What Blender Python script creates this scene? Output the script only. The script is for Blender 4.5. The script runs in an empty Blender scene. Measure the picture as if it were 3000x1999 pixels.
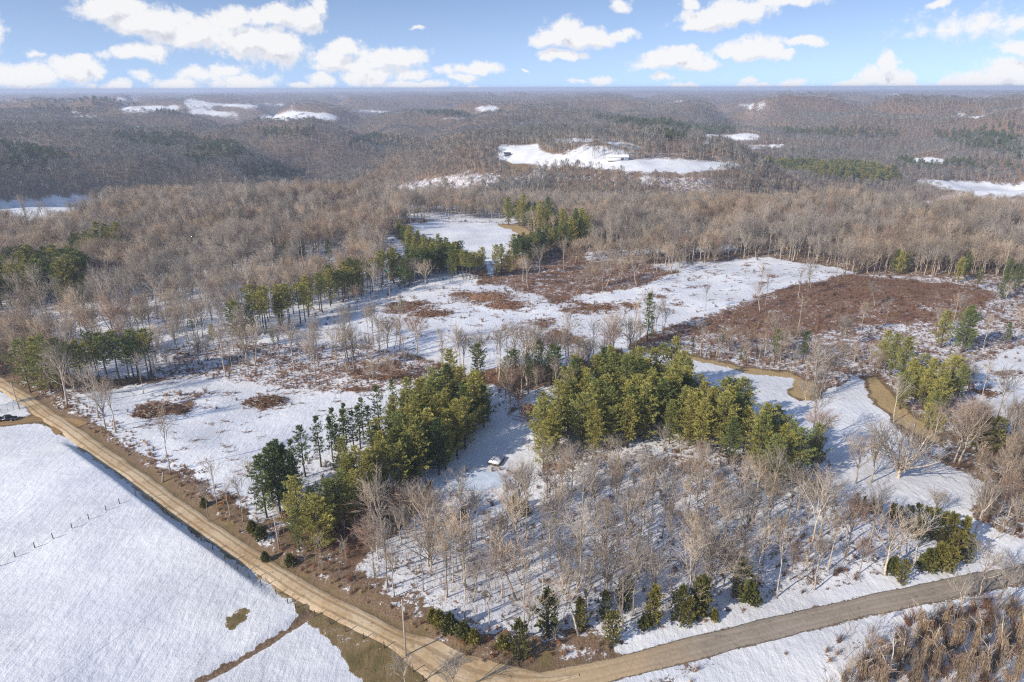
import bpy, math, random
import numpy as np
from mathutils import Matrix, Vector
R = math.radians
scene = bpy.context.scene
COL = scene.collection

# ------------------------------------------------------------------ camera
CAM_H = 100.0
PITCH, ROLL = 20.35, 0.19
cam_data = bpy.data.cameras.new("camera")
cam_data.lens = 24; cam_data.sensor_width = 36
cam_data.clip_start = 0.5; cam_data.clip_end = 90000
cam = bpy.data.objects.new("camera", cam_data)
COL.objects.link(cam)
CAM_M = Matrix.Rotation(R(90 - PITCH), 4, 'X') @ Matrix.Rotation(R(-ROLL), 4, 'Z')
cam.matrix_world = Matrix.Translation((0, 0, CAM_H)) @ CAM_M
scene.camera = cam
RM = np.array(CAM_M.to_3x3())

# ------------------------------------------------------------------ light
SUN_AZ, SUN_EL = 55.0, 28.0          # direction the light travels (from +Y towards +X), elevation
ld = Vector((math.sin(R(SUN_AZ)) * math.cos(R(SUN_EL)), math.cos(R(SUN_AZ)) * math.cos(R(SUN_EL)), -math.sin(R(SUN_EL))))
sd = bpy.data.lights.new("sun", 'SUN')
sd.energy = 5.0; sd.angle = R(0.5); sd.color = (1.0, 0.91, 0.78)
sun = bpy.data.objects.new("sun", sd)
sun.rotation_euler = ld.to_track_quat('-Z', 'Y').to_euler()
sun.location = (-200, -200, 300)
COL.objects.link(sun)
scene.view_settings.view_transform = 'Standard'
scene.view_settings.look = 'None'
scene.view_settings.exposure = 0.06
scene.view_settings.gamma = 1
scene.cycles.max_bounces = 5
scene.cycles.diffuse_bounces = 2
scene.cycles.transparent_max_bounces = 4
scene.cycles.volume_bounces = 1
scene.render.film_transparent = False
scene.cycles.use_denoising = False
scene.render.filter_size = 1.2
scene.cycles.pixel_filter_type = 'BLACKMAN_HARRIS'; scene.cycles.filter_width = 1.2
scene.cycles.sample_clamp_indirect = 6

# ------------------------------------------------------------------ node helpers
class NT:
    def __init__(s, tree):
        s.t = tree; s.n = tree.nodes; s.l = tree.links
    def node(s, typ, **kw):
        n = s.n.new(typ)
        for k, v in kw.items(): setattr(n, k, v)
        return n
    def put(s, sock, v):
        if v is None: return
        if isinstance(v, bpy.types.NodeSocket): s.l.new(v, sock)
        elif isinstance(v, (tuple, list)):
            if sock.type == 'RGBA' and len(v) == 3: v = tuple(v) + (1,)
            sock.default_value = v
        else: sock.default_value = v
    def math(s, op, a, b=None, c=None, clamp=False):
        n = s.node('ShaderNodeMath', operation=op, use_clamp=clamp)
        s.put(n.inputs[0], a); s.put(n.inputs[1], b); s.put(n.inputs[2], c)
        return n.outputs[0]
    def vmath(s, op, a, b=None, c=None):
        n = s.node('ShaderNodeVectorMath', operation=op)
        s.put(n.inputs[0], a)
        if b is not None: s.put(n.inputs[1], b)
        if c is not None: s.put(n.inputs[2], c)
        return n.outputs['Value'] if op in ('LENGTH', 'DOT_PRODUCT') else n.outputs[0]
    def noise(s, vec, scale, detail=4, rough=0.55, dist=0.0, color=False):
        n = s.node('ShaderNodeTexNoise')
        s.put(n.inputs['Vector'], vec)
        n.inputs['Scale'].default_value = scale; n.inputs['Detail'].default_value = detail
        n.inputs['Roughness'].default_value = rough; n.inputs['Distortion'].default_value = dist
        return n.outputs['Color'] if color else n.outputs['Fac']
    def remap(s, v, a, b, c=0.0, d=1.0, smooth=True):
        n = s.node('ShaderNodeMapRange', interpolation_type='SMOOTHSTEP' if smooth else 'LINEAR')
        s.put(n.inputs['Value'], v)
        s.put(n.inputs['From Min'], a); s.put(n.inputs['From Max'], b)
        s.put(n.inputs['To Min'], c); s.put(n.inputs['To Max'], d)
        return n.outputs[0]
    def mix(s, f, a, b, typ='MIX'):
        n = s.node('ShaderNodeMix', data_type='RGBA', blend_type=typ)
        s.put(n.inputs[0], f); s.put(n.inputs[6], a); s.put(n.inputs[7], b)
        return n.outputs[2]
    def attr(s, name, out='Fac'):
        return s.node('ShaderNodeAttribute', attribute_name=name).outputs[out]

# ------------------------------------------------------------------ world: Nishita sky with clouds far away in it
world = bpy.data.worlds.new("World"); scene.world = world; world.use_nodes = True
W = NT(world.node_tree); W.n.clear()
# cloud puffs: (photo x, y in 2353-wide pixels -> direction), half width, half height, weight
CL = [(260,18,105,26,1),(350,52,120,30,1),(450,80,130,32,1),(560,95,90,34,1),(640,115,75,40,1),(640,40,85,24,.9),(700,45,50,32,.9),(730,12,22,22,.8),
 (540,45,60,28,.9),(320,118,85,18,.75),(180,140,42,20,1),(160,160,70,28,1),(60,178,90,26,1),(20,172,50,24,1),(215,155,28,20,.8),(95,128,28,9,.5),
 (265,196,38,12,.8),(215,195,22,10,.8),(330,180,34,14,.7),(400,195,70,18,.8),(460,170,60,18,.6),(520,160,50,14,.7),(560,190,90,20,.7),
 (740,185,40,20,.8),(690,198,40,10,.8),(785,110,48,24,1),(770,138,60,28,.9),(900,130,80,24,.9),(840,150,70,20,.8),(850,175,75,20,.85),(940,165,60,16,.6),(960,195,80,13,.9),
 (1000,198,40,10,.8),(1100,157,60,14,1),(1070,178,38,12,.8),(1030,160,30,12,.5),
 (1295,70,52,34,1.1),(1260,92,45,22,1),(1340,88,70,24,1),(1420,84,44,14,1),(1290,128,62,12,.9),(1375,96,40,20,.9),
 (1375,183,34,12,.9),(1330,188,18,6,.5),(1430,22,28,16,.7),(1205,160,9,4,.7),(965,68,22,6,.6),(1085,200,16,5,.7),
 (1590,5,30,14,.8),(1640,38,80,26,1),(1700,22,90,28,.9),(1800,5,95,12,.8),(1610,58,60,14,.9),
 (1550,135,90,18,1),(1500,148,50,14,.9),(1610,150,55,14,.9),(1560,118,50,14,.9),(1735,108,65,26,1),(1680,110,40,18,.9),(1800,125,36,14,.9),
 (1850,92,60,12,.8),(1520,178,34,10,.7),(1580,198,46,9,.9),(1715,188,28,12,.6),(1820,192,48,12,.9),(1700,200,20,7,.8),(1750,200,20,7,.8),
 (2035,150,26,30,1),(2010,175,50,24,1),(2060,185,60,20,1),(1950,198,40,10,.9),(2110,200,40,10,.8),
 (2310,165,70,22,1),(2250,185,90,18,1),(2350,190,70,22,1),(2190,190,50,12,.8),(2340,112,50,14,.8),(2280,55,190,28,.42),(2180,70,120,14,.36),(2160,5,26,10,.7),(2420,30,60,40,.5),
 (-60,60,60,40,.8),(-90,170,80,30,.9),(2480,160,80,40,.9),
 # beyond the frame and higher up
 (-300,-60,160,60,.9),(200,-120,200,50,.8),(900,-160,180,60,.7),(1500,-120,150,40,.8),(2100,-170,220,60,.8),(2700,60,160,60,.8)]
F = 1568.67
def px_dir(px, py):
    v = np.stack([(np.asarray(px, float) - 1176.5) / F, -(np.asarray(py, float) - 784.0) / F, -np.ones_like(np.asarray(px, float))], -1)
    return v @ RM.T
grp = bpy.data.node_groups.new("cloud_field", 'ShaderNodeTree')
grp.interface.new_socket("uv", in_out='INPUT', socket_type='NodeSocketVector')
grp.interface.new_socket("d", in_out='OUTPUT', socket_type='NodeSocketFloat')
G = NT(grp)
gi = G.node('NodeGroupInput'); go = G.node('NodeGroupOutput')
uv = gi.outputs[0]
w1 = G.vmath('SCALE', G.vmath('SUBTRACT', G.noise(uv, 22, 5, .6, color=True), (0.5, 0.5, 0.5))); G.n[-1].inputs[3].default_value = 0.05
w2 = G.vmath('ADD', uv, G.vmath('MULTIPLY', w1, (1.0, 0.55, 0)))
acc = None
for (x, y, a, b, wt) in CL:
    d = px_dir(x, y); hz = math.hypot(d[0], d[1])
    u, v = math.atan2(d[0], d[1]), d[2] / hz
    foresh = 1 / (1 + ((x - 1176.5) / F) ** 2)
    sa, sb = F / (a * 1.0 * foresh), F / (b * 1.0)
    q = G.vmath('MULTIPLY_ADD', w2, (sa, sb, 0), (-u * sa, -v * sb, 0))
    e = G.math('MULTIPLY_ADD', G.vmath('LENGTH', q), -wt, wt)
    acc = e if acc is None else G.math('SMOOTH_MAX', acc, e, 0.12)
n1 = G.noise(uv, 42, 9, .66)
n2 = G.noise(G.vmath('ADD', uv, (5, 3, 1)), 120, 5, .6)
dd = G.math('ADD', G.math('ADD', G.math('MAXIMUM', acc, -0.7), G.math('MULTIPLY', G.math('SUBTRACT', n1, 0.5), 1.5)), G.math('MULTIPLY', G.math('SUBTRACT', n2, .5), .3))
G.l.new(dd, go.inputs[0])
tc = W.node('ShaderNodeTexCoord').outputs['Generated']
sx = W.node('ShaderNodeSeparateXYZ'); W.l.new(tc, sx.inputs[0])
hyp = W.math('SQRT', W.math('ADD', W.math('POWER', sx.outputs[0], 2), W.math('POWER', sx.outputs[1], 2)))
uu = W.math('ARCTAN2', sx.outputs[0], sx.outputs[1]); vv = W.math('DIVIDE', sx.outputs[2], W.math('MAXIMUM', hyp, .05))
cv = W.node('ShaderNodeCombineXYZ'); W.l.new(uu, cv.inputs[0]); W.l.new(vv, cv.inputs[1])
def field(off):
    g = W.node('ShaderNodeGroup', node_tree=grp)
    W.l.new(W.vmath('ADD', cv.outputs[0], off), g.inputs[0]); return g.outputs[0]
d0 = field((0, 0, 0)); d1 = field((-0.005, 0.015, 0))
cover = W.remap(d0, -0.10, 0.42)
shade = W.remap(W.math('SUBTRACT', d1, d0), -0.05, 0.42)
thick = W.remap(d0, 0.2, 0.75)
sh = W.math('MULTIPLY', shade, W.math('ADD', W.math('MULTIPLY', thick, .7), .3))
ccol = W.mix(sh, (9.2, 9.15, 9.2), (5.7, 5.9, 6.8))
sky = W.node('ShaderNodeTexSky', sky_type='NISHITA', sun_disc=False)
sky.sun_elevation = R(SUN_EL); sky.sun_rotation = R(SUN_AZ + 180)
sky.altitude = 300; sky.air_density = 1.0; sky.dust_density = 0.4; sky.ozone_density = 2.0
lift = W.vmath('NORMALIZE', W.vmath('ADD', tc, (0, 0, 0.30)))
W.l.new(lift, sky.inputs['Vector'])
skyc = W.mix(1.0, sky.outputs[0], (1.0, 1.0, 1.0), 'MULTIPLY')
zen = W.mix(W.remap(vv, 0.0, 0.16), (3.2, 2.7, 2.4), (2.1, 1.95, 1.95))
skyc = W.mix(1.0, skyc, zen, 'MULTIPLY')
up = W.remap(vv, -0.01, 0.9, 1.0, 0.55)
final = W.mix(W.math('MULTIPLY', cover, W.math('MULTIPLY', up, .96)), skyc, ccol)
bg = W.node('ShaderNodeBackground'); W.l.new(final, bg.inputs[0]); bg.inputs[1].default_value = 0.1
wo = W.node('ShaderNodeOutputWorld'); W.l.new(bg.outputs[0], wo.inputs[0])
world.cycles.sampling_method = 'MANUAL'; world.cycles.sample_map_resolution = 512

# ------------------------------------------------------------------ numeric helpers
rng = np.random.default_rng(7); random.seed(7)
_perm = np.random.default_rng(3).permutation(512)
_perm = np.concatenate([_perm, _perm])
_ga = np.random.default_rng(5).uniform(0, 2 * np.pi, 512)
def perlin(x, y):
    x = np.asarray(x, float); y = np.asarray(y, float)
    xi = np.floor(x).astype(int); yi = np.floor(y).astype(int)
    xf = x - xi; yf = y - yi
    def g(ix, iy, dx, dy):
        h = _perm[(_perm[ix & 511] + iy) & 511]
        return np.cos(_ga[h]) * dx + np.sin(_ga[h]) * dy
    u = xf * xf * xf * (xf * (xf * 6 - 15) + 10); v = yf * yf * yf * (yf * (yf * 6 - 15) + 10)
    a = g(xi, yi, xf, yf); b = g(xi + 1, yi, xf - 1, yf)
    c = g(xi, yi + 1, xf, yf - 1); d = g(xi + 1, yi + 1, xf - 1, yf - 1)
    return (a + (b - a) * u + (c - a) * v + (a - b - c + d) * u * v) * 1.5
def fbm(x, y, o=4):
    s = 0; a = 1
    for i in range(o):
        s = s + a * perlin(x * 2 ** i + 17.3 * i, y * 2 ** i - 9.1 * i); a *= .5
    return s
def sstep(a, b, x):
    t = np.clip((x - a) / (b - a), 0, 1); return t * t * (3 - 2 * t)
def flat(px, py):
    d = px_dir(px, py); t = CAM_H / -d[..., 2]
    return d[..., 0] * t, d[..., 1] * t
def dist_poly(x, y, pl):
    """unsigned distance, signed side (+ = right of travel), arc position"""
    best = np.full(np.shape(x), 1e9); side = np.zeros(np.shape(x)); arc = np.zeros(np.shape(x)); s0 = 0.0
    for (ax, ay), (bx, by) in zip(pl[:-1], pl[1:]):
        dx, dy = bx - ax, by - ay; L = math.hypot(dx, dy)
        if L < 1e-6: continue
        t = np.clip(((x - ax) * dx + (y - ay) * dy) / (L * L), 0, 1)
        d = np.hypot(x - ax - t * dx, y - ay - t * dy)
        m = d < best
        best = np.where(m, d, best)
        side = np.where(m, np.sign((x - ax) * dy - (y - ay) * dx), side)
        arc = np.where(m, s0 + t * L, arc); s0 += L
    return best, side, arc
def smooth_line(pts, step=2.0):
    p = [pts[0]] + list(pts) + [pts[-1]]; out = []
    for i in range(1, len(p) - 2):
        p0, p1, p2, p3 = map(np.array, (p[i - 1], p[i], p[i + 1], p[i + 2]))
        n = max(2, int(np.hypot(*(p2 - p1)) / step))
        for k in range(n):
            t = k / n
            out.append(tuple(.5 * ((2 * p1) + (-p0 + p2) * t + (2 * p0 - 5 * p1 + 4 * p2 - p3) * t * t + (-p0 + 3 * p1 - 3 * p2 + p3) * t ** 3)))
    out.append(tuple(map(float, p[-1]))); return out
def line_px(pts, step=2.0):
    x, y = flat([p[0] for p in pts], [p[1] for p in pts])
    return smooth_line(list(zip(x, y)), step)

DIRT = [(-60,842),(0,882),(60,920),(110,957),(150,982),(220,1033),(300,1088),(400,1162),(500,1232),(600,1298),(700,1362),(800,1414),(900,1464),(960,1494),(1005,1522),(1045,1546),(1105,1566),(1180,1573),(1260,1566),(1330,1553)]
PAVED = [(1000,1660),(1110,1600),(1230,1574),(1330,1556),(1450,1528),(1580,1494),(1720,1458),(1860,1424),(2000,1391),(2120,1366),(2230,1342),(2353,1318),(2480,1296),(2700,1262)]
DRIVE = [(-120,982),(-40,975),(40,968),(90,962),(130,966),(165,988)]
DITCH = [(722,1400),(690,1425),(650,1452),(600,1482),(545,1518),(490,1548),(430,1580),(360,1610)]
dirt_c = line_px(DIRT); paved_c = line_px(PAVED); drive_c = line_px(DRIVE, 1.5); ditch_c = line_px(DITCH)
dirt_k = dirt_c[::3] + [dirt_c[-1]]; paved_k = paved_c[::3] + [paved_c[-1]]; drive_k = drive_c[::3] + [drive_c[-1]]; ditch_k = ditch_c[::3] + [ditch_c[-1]]
# arc length of the stretch of road that runs in a cut below the pasture
_x, _y = flat([190, 640], [1010, 1325])
_, _, (ARC0, ARC1) = dist_poly(np.array(_x), np.array(_y), dirt_k)

LFX, LFY = map(float, flat(90, 478))
def terrain(x, y):
    x = np.asarray(x, float); y = np.asarray(y, float)
    r = np.hypot(x, y)
    far = sstep(430, 1150, r)
    far = far * (1 - np.exp(-((x - LFX) / 260) ** 2 - ((y - LFY) / 190) ** 2))
    v = np.abs(perlin(x / 1150 + 3.2, y / 1150 + 1.4) + .35 * perlin(x / 480 + 8, y / 480))
    depth = 1 - sstep(0.02, 0.42, v)
    h = far * (-88 * depth + 30 * fbm(x / 420, y / 420, 4) + 4)
    rl = 1 - np.abs(perlin(x / 1500 + .25 * perlin(x / 700, y / 700) + 11, y / 620 + 4)) * 2.6
    h = h + sstep(1250, 2600, r) * 42 * (rl - .45)
    h = h * (1 - 0.6 * sstep(7000, 16000, r)) + 10 * sstep(6000, 16000, r)
    def bump(cx, cy, sx, sy, a, rot=0):
        c, s = math.cos(R(rot)), math.sin(R(rot))
        dx, dy = x - cx, y - cy
        return a * np.exp(-((dx * c + dy * s) / sx) ** 2 - ((-dx * s + dy * c) / sy) ** 2)
    h = h + bump(170, 1010, 420, 150, 20, -6) + bump(-40, 1250, 300, 160, 14) + bump(1560, 2000, 620, 500, 62) + bump(-2250, 3400, 520, 380, 60)
    h = h + bump(1000, 3100, 900, 400, 18) - bump(-420, 760, 330, 170, 5, 20) - bump(-500, 1500, 700, 300, 25)
    h = h  + bump(640, 560, 200, 90, 8)
    near = (1 - sstep(700, 1200, r)) * (2.2 * perlin(x / 95, y / 95 + 4) + .5 * perlin(x / 23, y / 23))
    m = r < 520
    if np.any(m):
        xm, ym = x[m] if x.ndim else x, y[m] if y.ndim else y
        d1, s1, a1 = dist_poly(xm, ym, dirt_k); d2, _, _ = dist_poly(xm, ym, paved_k)
        dm = np.minimum(d1, d2)
        nr = (near[m] if near.ndim else near) * sstep(3, 22, dm)
        gate = sstep(ARC0 - 6, ARC0 + 8, a1) * (1 - sstep(ARC1 - 14, ARC1 + 10, a1))
        left = s1 > 0   # travel is towards the camera, so its right hand is the pasture side
        nr = nr + sstep(4, 9, d2) * np.where(left, gate * 2.3 * sstep(2.9, 6.0, d1), (.15 + .6 * sstep(3, 7, d1)) * sstep(2.8, 4.0, d1) * (1 - sstep(14, 30, d1)))
        d4, _, _ = dist_poly(xm, ym, ditch_k)
        nr = nr - .7 * (1 - sstep(.3, 2.2, d4))
        if near.ndim: near[m] = nr
        else: near = nr
    return h + near
def project(x, y, z):
    p = np.stack([np.asarray(x, float), np.asarray(y, float), np.asarray(z, float) - CAM_H], -1) @ RM
    w = np.where(p[..., 2] < -.1, -p[..., 2], .1)
    return 1176.5 + F * p[..., 0] / w, 784 - F * p[..., 1] / w
def at(px, py):
    """pixel of the photo -> point where that sight line meets the terrain"""
    d = px_dir(float(px), float(py)); tf = CAM_H / max(1e-3, -d[2])
    t0, t1 = (.80 * tf, 1.12 * tf) if tf < 420 else (60, 25000)
    for n in (90 if tf < 420 else 700, 40, 12):
        t = np.geomspace(t0, t1, n)
        under = (CAM_H + d[2] * t) < terrain(d[0] * t, d[1] * t)
        i = int(np.argmax(under)) if under.any() else n - 1
        t0, t1 = t[max(0, i - 1)], t[i]
    x, y = d[0] * t1, d[1] * t1
    return x, y, CAM_H + d[2] * t1
def hgt(x, y): return float(terrain(np.array([x]), np.array([y]))[0])
def inpoly(px, py, poly):
    poly = np.asarray(poly, float)
    m = (px > poly[:, 0].min()) & (px < poly[:, 0].max()) & (py > poly[:, 1].min()) & (py < poly[:, 1].max())
    out = np.zeros(px.shape, bool)
    if not m.any(): return out
    X, Y = px[m], py[m]; c = np.zeros(X.shape, bool); n = len(poly)
    for i in range(n):
        x1, y1 = poly[i]; x2, y2 = poly[(i + 1) % n]
        if y1 == y2: continue
        c ^= ((y1 > Y) != (y2 > Y)) & (X < (x2 - x1) * (Y - y1) / (y2 - y1) + x1)
    out[m] = c; return out

# ------------------------------------------------------------------ land cover, outlined on the photo and laid on the terrain
# (outline, snow cover 0..1, undergrowth hue 0 tan grass .. 1 red-brown brush, tree density)
COVER = [
 ([(-400,560),(-400,760),(0,760),(380,860),(900,860),(1100,640),(900,540)], .66, .6, 1),
 ([(150,700),(700,700),(720,800),(380,870),(150,860)], .80, .6, .62),
 ([(0,700),(170,690),(200,740),(160,800),(0,790)], .80, .8, .25),
 ([(900,860),(1240,900),(1100,1000),(900,1180),(560,1230),(600,1000)], .62, .7, 0),
 ([(800,1290),(1000,1150),(1250,1080),(1500,1060),(1700,1070),(1900,1060),(2080,1140),(2160,1290),(1900,1355),(1500,1450),(1250,1515),(1100,1450),(850,1380)], .60, .6, 0),
 ([(640,1180),(900,1120),(1000,1150),(820,1300),(820,1390),(640,1300)], .3, .8, 0),
 ([(1230,900),(1450,820),(1700,900),(1880,1040),(1860,1110),(1500,1090),(1240,1060)], .56, .6, 0),
 # brushy strip between the clearings
 ([(380,800),(520,785),(700,785),(850,795),(1000,835),(1035,878),(870,897),(700,908),(560,882),(440,870),(330,872)], .52, .9, .3),
 ([(1450,800),(1640,715),(1960,630),(2353,640),(2600,640),(2600,900),(2353,900),(2200,1000),(1990,900),(1860,880),(1700,850),(1560,812)], .50, .85, .05),
 ([(1480,790),(1640,725),(1960,632),(2250,660),(2290,690),(2180,740),(2000,745),(1800,775),(1620,765)], .38, 1, .015),
 ([(1690,665),(1960,632),(2200,655),(2120,690),(1900,700)], .34, 1, .02),
 ([(1250,600),(1480,600),(1560,640),(1480,680),(1270,700),(1100,680),(1130,640)], .42, .95, .12),
 ([(690,600),(800,580),(810,620),(700,640)], .7, .8, .1),
 # clearings
 ([(165,917),(300,886),(440,866),(560,878),(700,903),(870,890),(1000,884),(1010,925),(960,905),(905,955),(870,1010),(760,1020),(680,1090),(610,1190),(560,1200),(480,1135),(400,1092),(330,1062),(260,1002),(205,955)], .80, .9, 0),
 ([(660,800),(700,765),(850,703),(960,668),(1120,652),(1270,690),(1450,668),(1600,612),(1690,595),(1780,595),(1965,626),(1800,662),(1650,712),(1480,772),(1430,802),(1340,832),(1300,860),(1240,830),(1060,862),(1000,832),(900,798),(780,785)], .77, .9, 0),
 ([(1427,803),(1560,815),(1700,847),(1835,870),(1815,895),(1830,925),(1870,925),(1960,868),(1995,905),(2060,990),(2150,1060),(2265,1112),(2230,1190),(2110,1130),(1930,1085),(1890,1010),(1730,960),(1600,890),(1480,830)], .955, .2, 0),
 ([(1440,795),(1500,797),(1600,818),(1720,842),(1845,862),(1840,874),(1700,852),(1560,822),(1450,806)], .2, 0, 0),
 ([(1812,875),(1860,868),(1880,900),(1850,925),(1825,915)], .15, 0.05, .1),
 ([(1978,868),(2010,856),(2060,920),(2140,985),(2180,1030),(2130,1012),(2060,975),(2010,920)], .08, 0, 0),
 ([(2140,985),(2353,1090),(2353,1260),(2240,1200),(2265,1112),(2180,1040)], .45, .6, .25),
 ([(2190,850),(2353,800),(2500,830),(2500,1000),(2353,1000),(2230,970)], .72, .9, .06),
 ([(1900,1080),(2120,1130),(2230,1190),(2353,1240),(2353,1300),(2150,1310),(2080,1200),(1900,1140)], .84, .6, .04),
 ([(938,517),(1000,510),(1150,514),(1192,536),(1180,562),(1150,590),(1128,640),(1112,600),(1050,570),(960,540)], .985, .3, 0),
 ([(1140,514),(1200,520),(1240,540),(1200,550),(1185,536)], .1, 0, 0),
 ([(1120,950),(1235,950),(1245,1060),(1205,1140),(1150,1160),(1000,1158),(985,1095),(1080,1025)], .93, .6, 0),
 ([(1190,905),(1330,905),(1310,960),(1200,950)], .75, .6, 0),
 # pasture left of the dirt road
 ([(-900,960),(-100,985),(40,975),(110,975),(160,995),(230,1050),(320,1112),(400,1180),(500,1252),(600,1316),(700,1380),(800,1434),(900,1484),(980,1530),(1020,1640),(900,2200),(-900,2200)], .93, .1, 0),
 ([(-900,900),(0,890),(50,925),(100,955),(40,962),(-900,990)], .965, .3, 0),
 ([(618,1332),(700,1378),(900,1482),(985,1530),(1000,1640),(850,1640),(830,1570),(790,1540),(770,1490),(730,1450),(700,1420),(660,1380)], .33, .2, 0),
 ([(523,1440),(525,1412),(545,1405),(560,1392),(580,1405),(572,1425),(550,1440),(540,1458)], .36, .2, 0),
 # both sides of the paved road
 ([(1180,1620),(1300,1512),(1500,1458),(1900,1364),(2200,1292),(2353,1262),(2500,1235),(2500,1290),(2353,1330),(2000,1430),(1700,1500),(1420,1575),(1400,1680)], .965, .3, 0),
 ([(1400,1650),(1700,1500),(2100,1400),(2050,1440),(1900,1500),(1850,1700)], .78, .6, 0),
 ([(1850,1620),(1950,1480),(2060,1410),(2200,1380),(2353,1350),(2700,1350),(2700,1800),(1850,1800)], .68, .6, .0),
 ([(1030,1500),(1150,1450),(1260,1500),(1330,1530),(1260,1545),(1150,1550)], .08, .75, 0),
 # distant fields
 ([(-60,472),(21,462),(175,452),(287,450),(245,459),(196,480),(105,504),(-60,524)], .97, .3, 0),
 ([(1148,338),(1204,334),(1234,334),(1236,347),(1257,354),(1327,362),(1414,368),(1569,369),(1720,380),(1625,392),(1569,396),(1414,389),(1309,378),(1222,375),(1176,375),(1148,364)], .98, .3, 0),
 ([(1274,318),(1360,320),(1358,326),(1274,324)], .97, .3, 0), ([(1376,325),(1440,328),(1495,344),(1440,340)], .97, .3, 0),
 ([(1295,349),(1380,339),(1446,353),(1400,360),(1330,358)], .9, .4, .1),
 ([(1590,317),(1632,310),(1740,310),(1751,317),(1684,327),(1635,327),(1607,337),(1621,324)], .97, .3, 0),
 ([(1655,338),(1828,331),(1779,341),(1709,343)], .97, .3, 0),
 ([(1500,330),(1560,322),(1600,326),(1570,345),(1500,345)], .3, .9, .05),
 ([(2108,415),(2181,418),(2353,428),(2500,440),(2500,470),(2353,452),(2269,443),(2164,431)], .98, .3, 0),
 ([(2076,369),(2111,362),(2171,366),(2164,376)], .97, .3, 0), ([(2143,262),(2269,266),(2260,272)], .97, .3, 0),
 ([(2080,505),(2094,470),(2164,450),(2216,438),(2353,455),(2500,480),(2500,520),(2353,510),(2234,492),(2164,502)], .55, 1, .03),
 ([(270,246),(420,242),(420,250),(287,257)], .9, .3, .0), ([(427,230),(508,238),(700,242),(525,246),(420,242)], .95, .3, 0),
 ([(431,252),(553,260),(543,267),(431,262)], .95, .3, 0), ([(578,277),(658,260),(711,258),(810,274),(700,274)], .97, .3, 0),
 ([(266,227),(318,227),(315,232),(266,232)], .95, .3, 0), ([(158,254),(224,267),(210,270),(165,268)], .8, .3, .1),
 ([(1078,249),(1134,244),(1155,251),(1131,257)], .95, .3, 0), ([(1175,283),(1225,279),(1198,288)], .95, .3, 0),
 ([(807,253),(920,256),(925,262),(807,259)], .8, .3, .2), ([(1010,272),(1070,270),(1070,274),(1010,276)], .9, .3, 0),
 ([(1690,240),(1760,238),(1750,246),(1700,247)], .9, .3, 0),([(290,290),(340,291),(338,296),(290,296)], .9, .3, 0),([(0,272),(25,270),(20,276),(0,277)], .9, .3, 0),
 ([(1150,376),(1200,375),(1225,392),(1180,402),(1140,385)], .15, .25, .05),
 ([(840,460),(900,425),(1080,395),(1150,400),(1140,420),(1000,440),(860,478)], .54, .9, .3),
 ([(1260,404),(1540,404),(1700,412),(1700,425),(1500,420),(1260,412)], .5, .8, .3),
]
# small slash patches in the clearings: (x, y, half width, half height)
SLASH = [(390,935,80,20),(340,950,40,10),(612,925,55,20),(430,910,60,8),(940,705,75,20),(900,715,30,9),(985,720,60,12),(1115,685,80,20),(1170,700,60,16),(1070,675,50,10),
 (1370,708,80,12),(1330,715,50,8),(1440,700,40,8),(1250,745,34,14),(1278,768,34,14),(1310,785,50,12),(1290,690,60,8),(1530,665,14,6),(1600,640,12,4),(1640,630,14,4),(1590,660,14,4),
 (1560,700,16,5),(1720,610,10,3),(1755,650,14,4),(1780,635,16,4),(1660,648,10,4),(1510,680,26,6),(1900,627,20,3),(1150,865,40,12),(1030,850,30,10),(960,740,10,4),(1090,750,16,5),
 (800,895,90,8),(500,905,40,5),(885,850,120,26),(2200,880,40,12),(2260,900,60,14),(2320,860,40,10),(1040,1080,10,6)]
FAR_GREEN = [[(0,330),(70,345),(200,372),(120,385),(0,372)],[(270,310),(420,312),(560,335),(560,362),(380,350),(280,330)],[(555,395),(640,380),(700,395),(690,425),(560,420)],[(400,365),(520,350),(545,372),(470,385)],
 [(590,300),(720,298),(720,320),(600,318)],[(1775,300),(1930,300),(2050,305),(2080,318),(1960,322),(1790,316)],[(1340,268),(1500,280),(1650,290),(1700,300),(1640,315),(1520,300),(1400,290)],
 [(2060,372),(2300,378),(2353,382),(2353,400),(2200,392),(2060,384)],[(2140,310),(2353,290),(2353,370),(2250,350),(2170,330)],[(960,255),(1080,258),(1100,268),(980,268)],[(0,375),(120,390),(100,400),(0,395)],
 [(60,245),(180,250),(220,262),(100,262)],[(300,240),(420,252),(560,262),(500,270),(330,262)],[(860,310),(960,320),(1000,340),(900,345),(800,340)]]
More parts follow.
